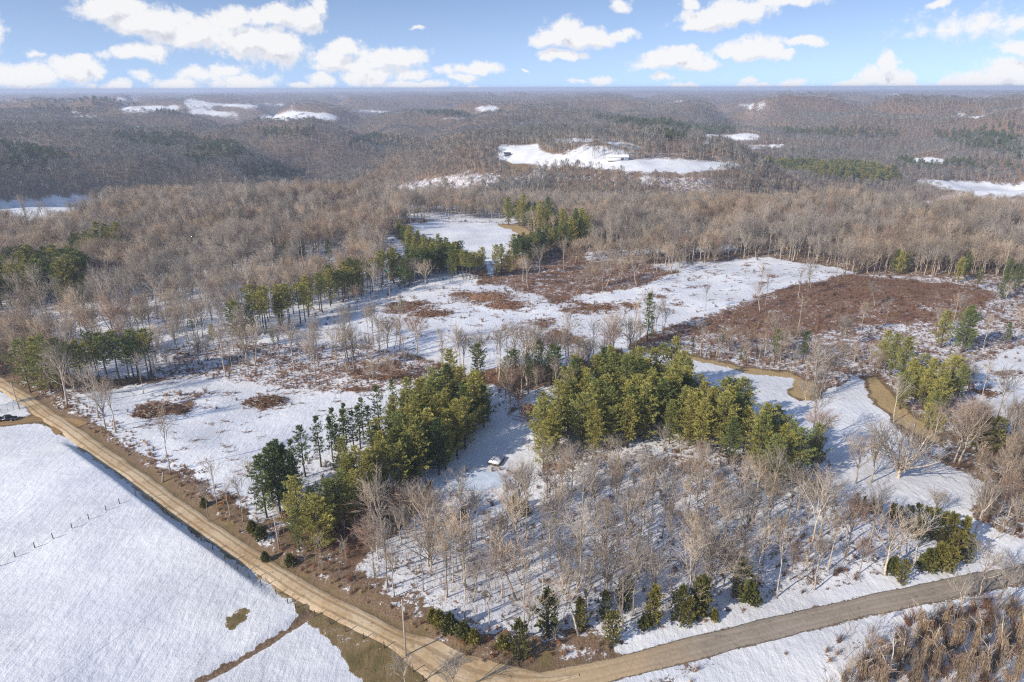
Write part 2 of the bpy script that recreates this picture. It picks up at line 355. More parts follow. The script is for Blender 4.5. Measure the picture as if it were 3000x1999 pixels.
def cover(px, py, x, y):
    """land cover at ground points; px, py their places in the photo"""
    j = 5.0 * np.clip((py - 230) / 400, .12, 1.4)
    qx = px + j * 2.2 * fbm(x / 14, y / 14, 3); qy = py + j * .8 * fbm(x / 14 + 40, y / 14, 3)
    fine = np.hypot(x, y) < 420; qx[fine] += 5 * fbm(x[fine] / 2.6, y[fine] / 2.6, 3); qy[fine] += 4 * fbm(x[fine] / 2.6 + 50, y[fine] / 2.6, 3)
    snow = .34 - .16 * sstep(700, 1800, np.hypot(x, y)); hue = np.full(px.shape, .55); dens = np.ones(px.shape)
    snow += .25 * perlin(x / 400, y / 400)
    dens *= np.clip(1.0 - 1.3 * np.maximum(0, fbm(x / 150 + 9, y / 90 + 2, 3) - .1) * (1 - sstep(800, 1300, np.hypot(x, y))), .3, 1)
    snow += np.where(dens < .8, .2, 0)
    r = np.hypot(x, y)
    ff = fbm(x / 600 + 31, y / 600 + 12, 3)
    fm = (ff > .86) & (r > 3300)
    snow[fm] = .95; dens[fm] = .0
    for poly, s, h, d in COVER:
        m = inpoly(qx, qy, poly); snow[m] = s; hue[m] = h; dens[m] = d
    for (cx, cy, a, b) in SLASH:
        rag = .9 * fbm(x / 7, y / 7, 3) * 1.0
        e = ((qx - cx) / a) ** 2 + ((qy - cy) / b) ** 2 + rag
        m = e < 1.9
        snow[m] = np.minimum(snow[m], .40 + .24 * e[m]); hue[m] = 1
    return snow, hue, dens

# ------------------------------------------------------------------ materials
def new_mat(name):
    m = bpy.data.materials.new(name); m.use_nodes = True
    t = NT(m.node_tree); t.n.clear()
    out = t.node('ShaderNodeOutputMaterial'); b = t.node('ShaderNodeBsdfPrincipled')
    t.l.new(b.outputs[0], out.inputs[0]); t.bsdf = b; t.out = out; t.mat = m
    b.inputs['Roughness'].default_value = .85; b.inputs['Specular IOR Level'].default_value = .15
    return t
def geo_pos(t): return t.node('ShaderNodeNewGeometry').outputs['Position']
def simple(name, c1, c2, scale=3.0, rough=.85, spec=.2, bump=0.0, obj=False, metal=0.0):
    t = new_mat(name)
    v = t.node('ShaderNodeTexCoord').outputs['Object']
    f = t.remap(t.noise(v, scale, 5, .6), .3, .7)
    c = t.mix(f, c1, c2)
    t.l.new(c, t.bsdf.inputs['Base Color'])
    t.bsdf.inputs['Roughness'].default_value = rough; t.bsdf.inputs['Specular IOR Level'].default_value = spec
    t.bsdf.inputs['Metallic'].default_value = metal
    if bump:
        b = t.node('ShaderNodeBump'); b.inputs['Distance'].default_value = bump; b.inputs['Strength'].default_value = 1
        t.l.new(t.noise(v, scale * 3, 4), b.inputs['Height']); t.l.new(b.outputs[0], t.bsdf.inputs['Normal'])
    return t.mat
def bark(name, c1, c2, vary=.35):
    """bark or twigs: own colour drifts from stand to stand and from tree to tree"""
    t = new_mat(name); p = geo_pos(t)
    n = t.remap(t.noise(p, .011, 3, .5), .35, .65)
    c = t.mix(n, c1, c2)
    rnd = t.node('ShaderNodeObjectInfo').outputs['Random']
    k = t.remap(rnd, 0, 1, 1 - vary, 1 + vary, False)
    c = t.mix(1.0, c, t.vmath('SCALE', (1, 1, 1)), 'MULTIPLY')
    t.l.new(k, [n_ for n_ in t.n if n_.type == 'VECT_MATH'][-1].inputs[3])
    g = t.mix(t.remap(t.noise(p, 1.7, 3), .35, .7), c, t.mix(1.0, c, (.62, .6, .58), 'MULTIPLY'))
    t.l.new(g, t.bsdf.inputs['Base Color'])
    return t.mat
def foliage(name, c1, c2, c3):
    t = new_mat(name); p = geo_pos(t)
    o = t.node('ShaderNodeTexCoord').outputs['Object']
    n = t.remap(t.noise(o, .9, 4, .6), .35, .66)
    c = t.mix(n, c1, c2)
    rnd = t.node('ShaderNodeObjectInfo').outputs['Random']
    c = t.mix(t.remap(rnd, .2, 1, 0, .9), c, c3)
    c = t.mix(t.remap(t.noise(o, 6, 2), .45, .7), c, t.mix(1.0, c, (.6, .62, .6), 'MULTIPLY'))
    t.l.new(c, t.bsdf.inputs['Base Color'])
    t.bsdf.inputs['Roughness'].default_value = .7; t.bsdf.inputs['Specular IOR Level'].default_value = .2
    tr = t.node('ShaderNodeBsdfTranslucent'); t.l.new(c, tr.inputs[0])
    mx = t.node('ShaderNodeMixShader'); mx.inputs[0].default_value = .12
    t.l.new(t.bsdf.outputs[0], mx.inputs[1]); t.l.new(tr.outputs[0], mx.inputs[2]); t.l.new(mx.outputs[0], t.out.inputs[0])
    return t.mat

M = {}
M['trunk'] = bark('bare bark', (.50, .42, .33), (.52, .46, .38))
M['twig_tan'] = bark('tan twigs', (.48, .37, .265), (.48, .39, .30))
M['twig_grey'] = bark('grey twigs', (.39, .34, .285), (.43, .375, .32), .3)
M['twig_red'] = bark('reddish twigs', (.40, .27, .20), (.42, .30, .235), .2)
M['twig_far'] = bark('far twigs', (.235, .22, .195), (.21, .215, .205), .4)
M['twig_mid'] = bark('mid twigs', (.35, .285, .225), (.29, .27, .245), .35)
M['white_bark'] = bark('white bark', (.62, .57, .50), (.68, .64, .58), .1)
M['pine_bark'] = bark('pine bark', (.13, .105, .085), (.17, .145, .12), .2)
M['pine'] = foliage('pine needles', (.34, .315, .075), (.56, .49, .15), (.24, .27, .085))
M['pine_dark'] = foliage('dark pine needles', (.14, .18, .06), (.24, .27, .08), (.10, .15, .06))
M['cedar'] = foliage('cedar foliage', (.19, .175, .045), (.31, .26, .065), (.12, .13, .045))
M['arbor'] = foliage('arborvitae foliage', (.16, .145, .025), (.24, .20, .035), (.12, .12, .03))
M['brush_tan'] = bark('tan brush', (.36, .25, .145), (.42, .31, .20), .3)
M['brush_red'] = bark('red brown brush', (.23, .12, .072), (.27, .16, .11), .3)
M['leaf_rust'] = bark('rusty leaves', (.36, .17, .075), (.42, .22, .11), .3)
M['vine'] = bark('dry vine', (.42, .30, .19), (.46, .35, .25), .3)
M['slash'] = bark('cut wood', (.20, .09, .045), (.30, .17, .10), .4)
M['log'] = bark('weathered log', (.45, .38, .30), (.5, .44, .37), .2)
M['post'] = simple('fence post wood', (.07, .05, .04), (.13, .10, .08), 8)
M['pole'] = simple('pole wood', (.36, .31, .25), (.44, .39, .33), 6)
M['wire'] = simple('wire', (.06, .06, .06), (.09, .09, .09), 6, .5, .4)
M['metal'] = simple('dark steel', (.05, .05, .055), (.08, .08, .085), 4, .45, .5)
M['paint'] = simple('black paint', (.012, .014, .02), (.02, .022, .03), 2, .25, .6)
M['glass'] = simple('window glass', (.02, .03, .04), (.03, .04, .05), 2, .08, .8)
M['rubber'] = simple('tyre rubber', (.02, .02, .02), (.03, .03, .03), 9, .8, .2)
M['chrome'] = simple('wheel metal', (.45, .45, .46), (.55, .55, .56), 5, .35, .5, metal=.8)
M['lamp'] = simple('lamp glass', (.5, .1, .08), (.6, .15, .1), 5, .3, .5)
M['shed'] = simple('weathered boards', (.13, .10, .08), (.2, .165, .13), 3, .9, .1)
M['tarp'] = simple('blue tarp', (.10, .20, .42), (.35, .45, .6), 1.2, .5, .4)
M['redmetal'] = simple('red roofing', (.35, .06, .03), (.45, .12, .06), 2, .6, .3)
M['white'] = simple('white cladding', (.7, .7, .68), (.78, .78, .76), 2, .6, .3)
M['green_roof'] = simple('green metal sheet', (.02, .22, .16), (.04, .28, .20), 2, .5, .4)
def snow_mat():
    t = new_mat('snow'); p = geo_pos(t)
    c = t.mix(t.noise(p, .8, 4), (.80, .80, .81), (.86, .86, .86)); t.l.new(c, t.bsdf.inputs['Base Color'])
    b = t.node('ShaderNodeBump'); b.inputs['Distance'].default_value = .08; t.l.new(t.noise(p, 2.5, 4), b.inputs['Height']); t.l.new(b.outputs[0], t.bsdf.inputs['Normal'])
    return t.mat
M['snow'] = snow_mat()

def ground_mat():
    t = new_mat('ground'); p = geo_pos(t)
    snow = t.attr('snow'); hue = t.attr('hue'); rut = t.attr('rut')
    st = t.vmath('MULTIPLY', p, (1, 1, .2))
    n_a = t.noise(st, .9, 8, .68, .6); n_b = t.noise(st, .16, 6, .6, .8); n_c = t.noise(st, 3.2, 5, .6)
    n = t.math('ADD', t.math('MULTIPLY', n_a, .5), t.math('ADD', t.math('MULTIPLY', n_b, .3), t.math('MULTIPLY', n_c, .2)))
    # n averages .5 with a spread of about .1
    e = t.math('SUBTRACT', t.math('MULTIPLY', t.math('SUBTRACT', snow, .5), .50), t.math('SUBTRACT', n, .5))
    mask = t.remap(e, -.02, .025)
    # bare ground
    tan = t.mix(t.remap(n_c, .35, .65), (.34, .235, .11), (.52, .38, .20))
    tan = t.mix(t.remap(hue, .06, .2), tan, t.mix(t.remap(n_b, .38, .62), (.27, .19, .09), (.15, .12, .045)))
    red = t.mix(t.remap(n_a, .38, .62), (.12, .058, .034), (.27, .155, .095))
    lit = t.mix(t.remap(n_c, .35, .65), (.13, .085, .052), (.27, .185, .12))
    lo = t.mix(t.remap(hue, 0.1, .5), tan, lit); b_ = t.mix(t.remap(hue, .55, .95), lo, red)
    sn = t.mix(t.remap(t.noise(st, .05, 6, .65), .35, .65), (.68, .695, .735), (.85, .85, .85))
    thin = t.remap(t.noise(st, .028, 5, .6), .42, .66)
    sn = t.mix(t.math('MULTIPLY', thin, t.remap(n_c, .40, .66, .15, .75)), sn, (.50, .49, .475))
    sn = t.mix(t.remap(t.noise(st, 1.7, 6, .75), .61, .70, 0, .75), sn, (.33, .29, .24))
    fur = t.noise(t.vmath('MULTIPLY', p, (.9, .22, .2)), 1.0, 4, .6)
    c = t.mix(mask, b_, sn)
    c = t.mix(rut, c, t.mix(n_c, (.20, .13, .06), (.32, .235, .13)))
    t.l.new(c, t.bsdf.inputs['Base Color'])
    hh = t.math('ADD', t.math('ADD', t.math('MULTIPLY', fur, .4), t.math('MULTIPLY', t.noise(st, .45, 5, .6), .5)), t.math('ADD', t.math('MULTIPLY', n_c, .12), t.math('MULTIPLY', mask, .10)))
    b = t.node('ShaderNodeBump'); b.inputs['Distance'].default_value = 1.0; b.inputs['Strength'].default_value = .55
    t.l.new(hh, b.inputs['Height']); t.l.new(b.outputs[0], t.bsdf.inputs['Normal'])
    return t.mat
M['ground'] = ground_mat()
def road_mat(name, c1, c2, cr, paved=False):
    t = new_mat(name); p = geo_pos(t)
    u = t.attr('across'); n = t.noise(p, 1.3, 6, .65); n2 = t.noise(p, .12, 3)
    c = t.mix(t.remap(n2, .35, .65), c1, c2)
    c = t.mix(t.remap(n, .42, .75, 0, .6), c, cr)
    # wheel tracks worn into the surface at fixed places across it
    w = t.math('ABSOLUTE', t.math('SUBTRACT', t.math('ABSOLUTE', t.math('ADD', u, t.math('MULTIPLY', t.math('SUBTRACT', n2, .5), .25))), .42))
    tr = t.remap(w, .05, .2, 1, 0)
    c = t.mix(t.math('MULTIPLY', tr, .30 if paved else .5), c, cr if paved else tuple(x * .62 for x in c1))
    hole = t.remap(t.noise(p, .55, 5, .7), .56, .66)
    c = t.mix(t.math('MULTIPLY', hole, .55), c, tuple(x * .55 for x in c1))
    if paved:
        c = t.mix(t.attr('mud'), c, t.mix(n, (.42, .29, .16), (.60, .46, .29)))
        ed = t.remap(t.math('ADD', t.math('ABSOLUTE', u), t.math('MULTIPLY', t.math('SUBTRACT', n, .5), .5)), .86, .97)
        c = t.mix(t.math('MULTIPLY', ed, .8), c, (.10, .085, .065))
        cr_ = t.node('ShaderNodeTexVoronoi', feature='DISTANCE_TO_EDGE'); t.l.new(t.vmath('ADD', p, t.vmath('SCALE', t.noise(p, .5, 3, color=True))), cr_.inputs['Vector']); cr_.inputs['Scale'].default_value = .18
        c = t.mix(t.remap(cr_.outputs['Distance'], 0, .012, .22, 0), c, (.05, .045, .04))
    t.l.new(c, t.bsdf.inputs['Base Color'])
    b = t.node('ShaderNodeBump'); b.inputs['Distance'].default_value = .12; b.inputs['Strength'].default_value = .7
    t.l.new(t.math('SUBTRACT', n, t.math('MULTIPLY', tr, .6)), b.inputs['Height']); t.l.new(b.outputs[0], t.bsdf.inputs['Normal'])
    return t.mat
M['dirt_road'] = road_mat('gravel', (.46, .31, .16), (.64, .49, .31), (.72, .60, .43))
M['drive'] = road_mat('mud drive', (.27, .165, .07), (.34, .22, .10), (.40, .29, .16))
M['paved_road'] = road_mat('old asphalt', (.29, .24, .185), (.35, .295, .235), (.42, .36, .29), True)

# ------------------------------------------------------------------ object helpers
def mesh_from(name, V, T, mats, mi=None, smooth=False):
    V = np.asarray(V, np.float32); T = np.asarray(T, np.int32)
    me = bpy.data.meshes.new(name)
    me.vertices.add(len(V)); me.vertices.foreach_set('co', V.ravel())
    k = T.shape[1]
    me.loops.add(T.size); me.loops.foreach_set('vertex_index', T.ravel())
    me.polygons.add(len(T)); me.polygons.foreach_set('loop_start', np.arange(0, T.size, k, dtype=np.int32))
    me.polygons.foreach_set('loop_total', np.full(len(T), k, np.int32))
    if mi is not None: me.polygons.foreach_set('material_index', np.asarray(mi, np.int32))
    if smooth: me.polygons.foreach_set('use_smooth', np.ones(len(T), bool))
    for m in mats: me.materials.append(m)
    me.update(); me.validate()
    return me
def link(name, data, parent=None, loc=(0, 0, 0), rotz=0, scale=None):
    o = bpy.data.objects.new(name, data); COL.objects.link(o)
    o.location = loc; o.rotation_euler = (0, 0, rotz)
    if scale is not None: o.scale = (scale,) * 3 if np.isscalar(scale) else scale
    if parent: o.parent = parent
    return o
def tag(o, label=None, cat=None, group=None, kind=None):
    if label: o['label'] = label
    if cat: o['category'] = cat
    if group: o['group'] = group
    if kind: o['kind'] = kind
    return o

class MB:
    """triangle soup builder"""
    def __init__(s): s.V = []; s.T = []; s.I = []; s.n = 0
    def add(s, V, T, mi=0):
        V = np.asarray(V, float).reshape(-1, 3); T = np.asarray(T, int).reshape(-1, 3)
        s.V.append(V); s.T.append(T + s.n); s.I.append(np.full(len(T), mi)); s.n += len(V)
    def tube(s, pts, rad, n=5, mi=0, cap=True):
        pts = np.asarray(pts, float); m = len(pts); V = []
        ref = np.array([.31, .77, .55])
        for i in range(m):
            d = pts[min(i + 1, m - 1)] - pts[max(i - 1, 0)]; d = d / (np.linalg.norm(d) + 1e-9)
            a = np.cross(d, ref); a /= np.linalg.norm(a) + 1e-9; b = np.cross(d, a)
            for k in range(n):
                th = 2 * math.pi * k / n; V.append(pts[i] + rad[i] * (math.cos(th) * a + math.sin(th) * b))
        T = []
        for i in range(m - 1):
            for k in range(n):
                a0 = i * n + k; a1 = i * n + (k + 1) % n; T += [(a0, a1, a1 + n), (a0, a1 + n, a0 + n)]
        if cap:
            V.append(pts[-1]); V.append(pts[0]); t0 = (m - 1) * n
            for k in range(n): T.append((t0 + k, t0 + (k + 1) % n, m * n)); T.append(((k + 1) % n, k, m * n + 1))
        s.add(V, T, mi)
    def twig(s, p, q, r, mi=0):
        p = np.asarray(p, float); q = np.asarray(q, float); d = q - p; L = np.linalg.norm(d) + 1e-9; d = d / L
        a = np.cross(d, (.31, .77, .55)); a /= np.linalg.norm(a) + 1e-9; b = np.cross(d, a)
        s.add([p + a * r, p + (-.5 * a + .87 * b) * r, p + (-.5 * a - .87 * b) * r, q], [(0, 1, 3), (1, 2, 3), (2, 0, 3)], mi)
    def box(s, c, d, mi=0, rot=0, taper=1.0):
        x, y, z = [k / 2 for k in d]; c_, s_ = math.cos(rot), math.sin(rot); V = []
        for sz in (-1, 1):
            for sx_, sy_ in ((-1, -1), (1, -1), (1, 1), (-1, 1)):
                k = taper if sz > 0 else 1
                X, Y = sx_ * x * k, sy_ * y * k; V.append((c[0] + X * c_ - Y * s_, c[1] + X * s_ + Y * c_, c[2] + sz * z))
        Q = [(0, 3, 2, 1), (4, 5, 6, 7), (0, 1, 5, 4), (1, 2, 6, 5), (2, 3, 7, 6), (3, 0, 4, 7)]
        T = []
        for q in Q: T += [(q[0], q[1], q[2]), (q[0], q[2], q[3])]
        s.add(V, T, mi)
    def mesh(s, name, mats, smooth=False):
        if not isinstance(mats, (list, tuple)): mats = [mats]
        return mesh_from(name, np.concatenate(s.V), np.concatenate(s.T), mats, np.concatenate(s.I) if len(mats) > 1 else None, smooth)
    def build(s, name, mats, parent=None, loc=(0, 0, 0), rotz=0, smooth=False):
        return link(name, s.mesh(name, mats, smooth), parent, loc, rotz)

# ------------------------------------------------------------------ ground sheet
def build_ground():
    ang = np.radians(np.linspace(-62, 62, 730))
    rr = [18.0]
    while rr[-1] < 24000:
        q = .0052 if 80 < rr[-1] < 700 else .0085
        rr.append(rr[-1] * (1 + q))
    rr = np.array(rr)
    A, RR = np.meshgrid(ang, rr)
    x = RR * np.sin(A); y = RR * np.cos(A); z = terrain(x, y)
    px, py = project(x, y, z)
    outside = (py > 1800)
    snow, hue, dens = cover(px, py, x, y)
    m = RR < 500
    d1, s1, a1 = dist_poly(x[m], y[m], dirt_k); d2, s2, _ = dist_poly(x[m], y[m], paved_k)
    d3, _, _ = dist_poly(x[m], y[m], drive_k); d4, _, _ = dist_poly(x[m], y[m], ditch_k)
    sn = snow[m]; hu = hue[m]; wob = 1.3 * fbm(x[m] / 6, y[m] / 6, 3)
    bank = (s1 < 0) & (d1 < 6 + 4.5 * sstep(ARC0 + 10, ARC0 + 60, a1) + 3.5 * wob) & (a1 > 30)
    sn[bank] = .36 + .18 * wob[bank]; hu[bank] = .5 + .3 * wob[bank]
    ed = (s1 < 0) & (d1 < 3.6 + .4 * wob); hu[ed] = .3; sn[ed] = .2
    edl = (s1 > 0) & (d1 < 3.4 + .5 * wob); sn[edl] = np.minimum(sn[edl], .45)
    sn[d4 < .9 + .5 * wob] = .02; hu[d4 < 1.2] = .55
    e3 = d3 < 3.2 + .4 * wob; sn[e3] = .1; hu[e3] = .3
    e2 = (d2 < 2.9 + .15 * wob); sn[e2] = .35; hu[e2] = .4
    snow[m] = sn; hue[m] = hu
    for _ in range(2):   # soften the borders so that the material's own noise draws them
        for arr in (snow, hue):
            arr[1:-1, 1:-1] = .36 * arr[1:-1, 1:-1] + .16 * (arr[:-2, 1:-1] + arr[2:, 1:-1] + arr[1:-1, :-2] + arr[1:-1, 2:])
    rut = np.zeros(x.shape)
    n1, n2 = x.shape
    idx = np.arange(n1 * n2).reshape(n1, n2)
    Q = np.stack([idx[:-1, :-1], idx[:-1, 1:], idx[1:, 1:], idx[1:, :-1]], -1).reshape(-1, 4)[:, ::-1]
    me = mesh_from('ground', np.stack([x, y, z], -1).reshape(-1, 3), Q, [M['ground']], smooth=True)
    for nm, arr in (('snow', snow), ('hue', hue), ('rut', rut)):
        a = me.attributes.new(nm, 'FLOAT', 'POINT'); a.data.foreach_set('value', arr.ravel().astype(np.float32))
    o = link('ground', me); tag(o, kind='structure')
build_ground()

def ribbon(name, line, wfun, mat, lift, label=None):
    P = np.array(line); n = len(P); K = 9
    T = np.gradient(P, axis=0); T /= np.linalg.norm(T, axis=1)[:, None]; N = np.stack([T[:, 1], -T[:, 0]], 1)
    V = []; U = []
    for i in range(n):
        w = wfun(i / (n - 1)) * (1 + .13 * float(perlin(i * .31, 3.3)) + .07 * float(perlin(i * .9, 7.7)))
        for k in range(K):
            u = -1 + 2 * k / (K - 1); q = P[i] + N[i] * u * w
            V.append((q[0], q[1])); U.append(u)
    V = np.array(V); z = terrain(V[:, 0], V[:, 1]); U = np.array(U)
    z = z + lift * (1 - .8 * np.abs(U) ** 6) + .03 * (1 - U ** 2)
    idx = np.arange(n * K).reshape(n, K)
    Q = np.stack([idx[:-1, :-1], idx[:-1, 1:], idx[1:, 1:], idx[1:, :-1]], -1).reshape(-1, 4)
    me = mesh_from(name, np.column_stack([V, z]), Q, [mat], smooth=True)
    a = me.attributes.new('across', 'FLOAT', 'POINT'); a.data.foreach_set('value', U.astype(np.float32))
    a = me.attributes.new('mud', 'FLOAT', 'POINT'); a.data.foreach_set('value', (1 - sstep(28, 52, np.repeat(np.arange(n) * 2.0, K) + 5 * perlin(V[:, 0] / 4, V[:, 1] / 4))).astype(np.float32))
    return tag(link(name, me), label, kind='structure')
ribbon('dirt_road', dirt_c, lambda t: (2.35 + 2.4 * float(sstep(.86, .94, t))) * (1 - .93 * float(sstep(.95, 1.0, t))), M['dirt_road'], .26)
ribbon('driveway', drive_c, lambda t: 2.1 + 2.6 * float(sstep(.7, 1.0, t)), M['drive'], .125)
ribbon('paved_road', paved_c, lambda t: 2.6, M['paved_road'], .12)

# ------------------------------------------------------------------ plant generators
def rot_about(v, ax, a):
    ax = ax / (np.linalg.norm(ax) + 1e-9)
    return v * math.cos(a) + np.cross(ax, v) * math.sin(a) + ax * np.dot(ax, v) * (1 - math.cos(a))
def perp(v, rg):
    a = rg.normal(size=3); a = a - v * np.dot(a, v); return a / (np.linalg.norm(a) + 1e-9)
def bare_tree(seed, H=16., fork=.4, spread=.5, nl=8, twig=.032, dense=1.05, lean=.03, trunk_r=.27, side=3):
    rg = np.random.default_rng(seed); tk = MB(); cr = MB()
    def grow(p, d, L, r, lev):
        nseg = (4, 3, 3, 2)[lev]; pts = [p]; dirs = [d]; q = p; dd = d
        for i in range(nseg):
            dd = dd + rg.normal(size=3) * (.09, .13, .17, .2)[lev] + np.array([0, 0, (.02, .10, .08, .05)[lev]])
            dd = dd / np.linalg.norm(dd); q = q + dd * L / nseg; pts.append(q); dirs.append(dd)
        rads = [r * (1 - .68 * i / nseg) for i in range(nseg + 1)]
        if lev <= 1: tk.tube(pts, rads, 5 if lev == 0 else 4)
        else: cr.tube(pts, rads, 3, cap=False)
        if lev == 3: return
        nc = (0, 5, 4, 0)[lev]
        nc = max(2, int(round(nc * dense + rg.uniform(-.6, .9)))) if lev < 3 else 0
        for k in range(nc):
            t = .25 + .75 * (k + rg.uniform(.2, 1)) / nc; t = min(t, .99) * nseg; i = int(t); f = t - i
            pp = pts[i] * (1 - f) + pts[i + 1] * f; base = dirs[i + 1]
            nd = rot_about(base, perp(base, rg), R(rg.uniform(22, 52)))
            LL = L * rg.uniform(.42, .72) * (1.15 - .35 * t / nseg); rr_ = rads[i] * .55
            if lev < 2: grow(pp, nd, LL, max(rr_, .055 if lev == 1 else .03), lev + 1)
            else:
                for _ in range(2 if rg.random() < .75 * dense else 1):
                    nd2 = rot_about(base, perp(base, rg), R(rg.uniform(15, 55)))
                    cr.twig(pp, pp + nd2 * LL * rg.uniform(.7, 1.3) + np.array([0, 0, .1]), twig)
    top = H * (fork + .22)
    pts = []; p = np.zeros(3); lx, ly = rg.normal(size=2) * lean
    for i in range(7):
        t = i / 6; pts.append(np.array([lx * top * t + .12 * math.sin(i * 1.9 + seed), ly * top * t + .1 * math.cos(i * 1.3 + seed), -.5 + (top + .5) * t]))
    rads = [trunk_r * (1.25 if i == 0 else 1) * (1 - .6 * i / 6) for i in range(7)]
    tk.tube(pts, rads, 6)
    for k in range(nl):
        t = fork / (fork + .22) + (1 - fork / (fork + .22)) * (k + .5 * rg.random()) / nl; t = min(t, .985) * 6; i = int(t); f = t - i
        pp = pts[i] * (1 - f) + pts[i + 1] * f; az = k * 2.4 + rg.uniform(-.4, .4)
        el = R(rg.uniform(46, 74)) if k < nl - 1 else R(82)
        sp = spread * 1.6
        d = np.array([math.cos(az) * math.cos(el) * sp, math.sin(az) * math.cos(el) * sp, math.sin(el)]); d /= np.linalg.norm(d)
        grow(pp, d, (H - pp[2]) * rg.uniform(.62, .85), rads[i] * rg.uniform(.55, .75), 1)
    for k in range(side):   # dead side branches low on the trunk
        t = rg.uniform(1.5, 3.6); i = int(t); pp = pts[i] * (1 - t + i) + pts[i + 1] * (t - i); az = rg.uniform(0, 6.28)
        cr.twig(pp, pp + np.array([math.cos(az), math.sin(az), .5]) * rg.uniform(1, 2.4), .035)
    return tk, cr
def far_tree(seed, H=17., w=.16, n=46, mi=(0, 1)):
    """a bare tree seen from far off: stem, limbs, broad sprays of twigs"""
    rg = np.random.default_rng(seed); b = MB(); cw = H * rg.uniform(.24, .32)
    b.tube([(0, 0, -.6), (0, 0, H * .35), (.2, 0, H * .7)], [.24, .2, .1], 4, mi[0], False)
    for k in range(7):
        az = k * .9 + rg.uniform(-.3, .3); z0 = H * rg.uniform(.32, .55)
        b.twig((0, 0, z0), (math.cos(az) * cw * .75, math.sin(az) * cw * .75, z0 + H * rg.uniform(.18, .38)), .13, mi[0])
    for k in range(n):
        u = rg.uniform(.0, 1); az = rg.uniform(0, 6.28); rad = cw * math.sqrt(u)
        zt = H * (.66 + .36 * math.sqrt(max(0, 1 - u * .95))) - H * .06 * rg.random()
        z0 = zt - H * rg.uniform(.16, .34)
        ca, sa = math.cos(az), math.sin(az)
        p = np.array([ca * rad * .62, sa * rad * .62, z0]); q = np.array([ca * rad * 1.05 + rg.normal() * .5, sa * rad * 1.05 + rg.normal() * .5, zt])
        side = np.array([-sa, ca, 0]) if rg.random() < .5 else np.array([rg.normal(), rg.normal(), .3])
        side = side / np.linalg.norm(side) * w * rg.uniform(.5, 1.2); m_ = p * .45 + q * .55
        b.add([p, m_ + side, q, m_ - side], [(0, 1, 2), (0, 2, 3)], mi[1])
    return b
def tuft(b, c, axis, L, w, k, rg, mi=0, sp=.55):
    """spray of needles: k slim blades fanning out round an axis"""
    for _ in range(k):
        d = axis + rg.normal(size=3) * sp; d /= np.linalg.norm(d)
        s = np.cross(d, rg.normal(size=3)); s = s / (np.linalg.norm(s) + 1e-9) * w * rg.uniform(.6, 1.2)
        l = L * rg.uniform(.6, 1.25); m_ = c + d * l * .5
        b.add([c - s * .3, m_ + s, c + d * l, m_ - s], [(0, 1, 2), (0, 2, 3)], mi)
def pine(seed, H=17., start=.3, wid=.22, tiers=19, k=8, L=.72, w=.075, sparse=0.0):
    rg = np.random.default_rng(seed); tk = MB(); cr = MB()
    pts = [(0.1 * math.sin(i + seed), .1 * math.cos(i * 1.4 + seed), -.5 + (H + .3) * i / 6) for i in range(7)]
    tk.tube(pts, [.26 * (1 - .9 * i / 6) + .02 for i in range(7)], 6)
    for t in range(tiers):
        f = t / (tiers - 1); z = H * (start + (1 - start) * f ** .92)
        prof = (.62 + .5 * f if f < .45 else .845 * max(0, 1 - ((f - .45) / .6) ** 1.6) ** .75)
        prof = max(.14, prof) * (1 + .26 * rg.normal())
        for j in range(5):
            if rg.random() < .12 + sparse: continue
            az = t * 1.1 + j * 1.257 + rg.uniform(-.35, .35); Lb = max(.5, H * wid * prof * rg.uniform(.6, 1.25))
            up = .12 + .5 * f
            d = np.array([math.cos(az), math.sin(az), up]); d /= np.linalg.norm(d)
            p0 = np.array([0, 0, z]); p1 = p0 + d * Lb * .6; p2 = p0 + d * Lb + np.array([0, 0, Lb * .12])
            if Lb > 1.2: tk.twig(p0, p2, .05)
            nt = max(5, int(Lb * 3.4)); sd_ = np.cross(d, (0, 0, 1)); sd_ /= np.linalg.norm(sd_) + 1e-9
            for q in range(nt):
                s_ = .25 + .75 * (q + rg.random()) / nt
                wd = .16 * Lb * math.sin(math.pi * min(1, s_ * .9)) + .1; lat = rg.uniform(-1, 1)
                c = (p0 + (p1 - p0) * s_ * 1.66 if s_ < .6 else p1 + (p2 - p1) * (s_ - .6) / .4) + sd_ * lat * wd + np.array([0, 0, rg.normal() * .06])
                ax = d * .75 + np.array([0, 0, .42]) + sd_ * lat * .7
                tuft(cr, c, ax / np.linalg.norm(ax), L, w, k, rg, 0, .38)
    for q in range(6): tuft(cr, np.array([0, 0, H * (.92 + .02 * q)]), np.array([0, 0, 1.]), L * .9, w, 6, rg)
    return tk, cr
def cedar(seed, H=6., wid=.2, n=520, L=.6, w=.12, narrow=False):
    rg = np.random.default_rng(seed); tk = MB(); cr = MB()
    tk.tube([(0, 0, -.3), (0, 0, H * .5), (0, 0, H * .95)], [.12, .08, .02], 5)
    lob = rg.uniform(.45, 1.35, (9, 12))
    for q in range(n):
        f = rg.random() ** (.85 if not narrow else .95); z = H * (.04 + .94 * f)
        prof = (1 - f) ** .8 * (1 if f > .1 else .7 + 3 * f) if not narrow else (1 - f ** 2.2) * (.75 + 2.5 * min(f, .1))
        az = rg.uniform(0, 6.28); rad = H * wid * prof * math.sqrt(rg.uniform(.35, 1)) * (lob[int(f * 8.99), int(az * 12 / 6.2832 + f * 3) % 12] if not narrow else 1)
        d = np.array([math.cos(az), math.sin(az), .8 if not narrow else 2.2]); d /= np.linalg.norm(d)
        tuft(cr, np.array([math.cos(az) * rad, math.sin(az) * rad, z]), d, L, w, 4, rg)
    return tk, cr
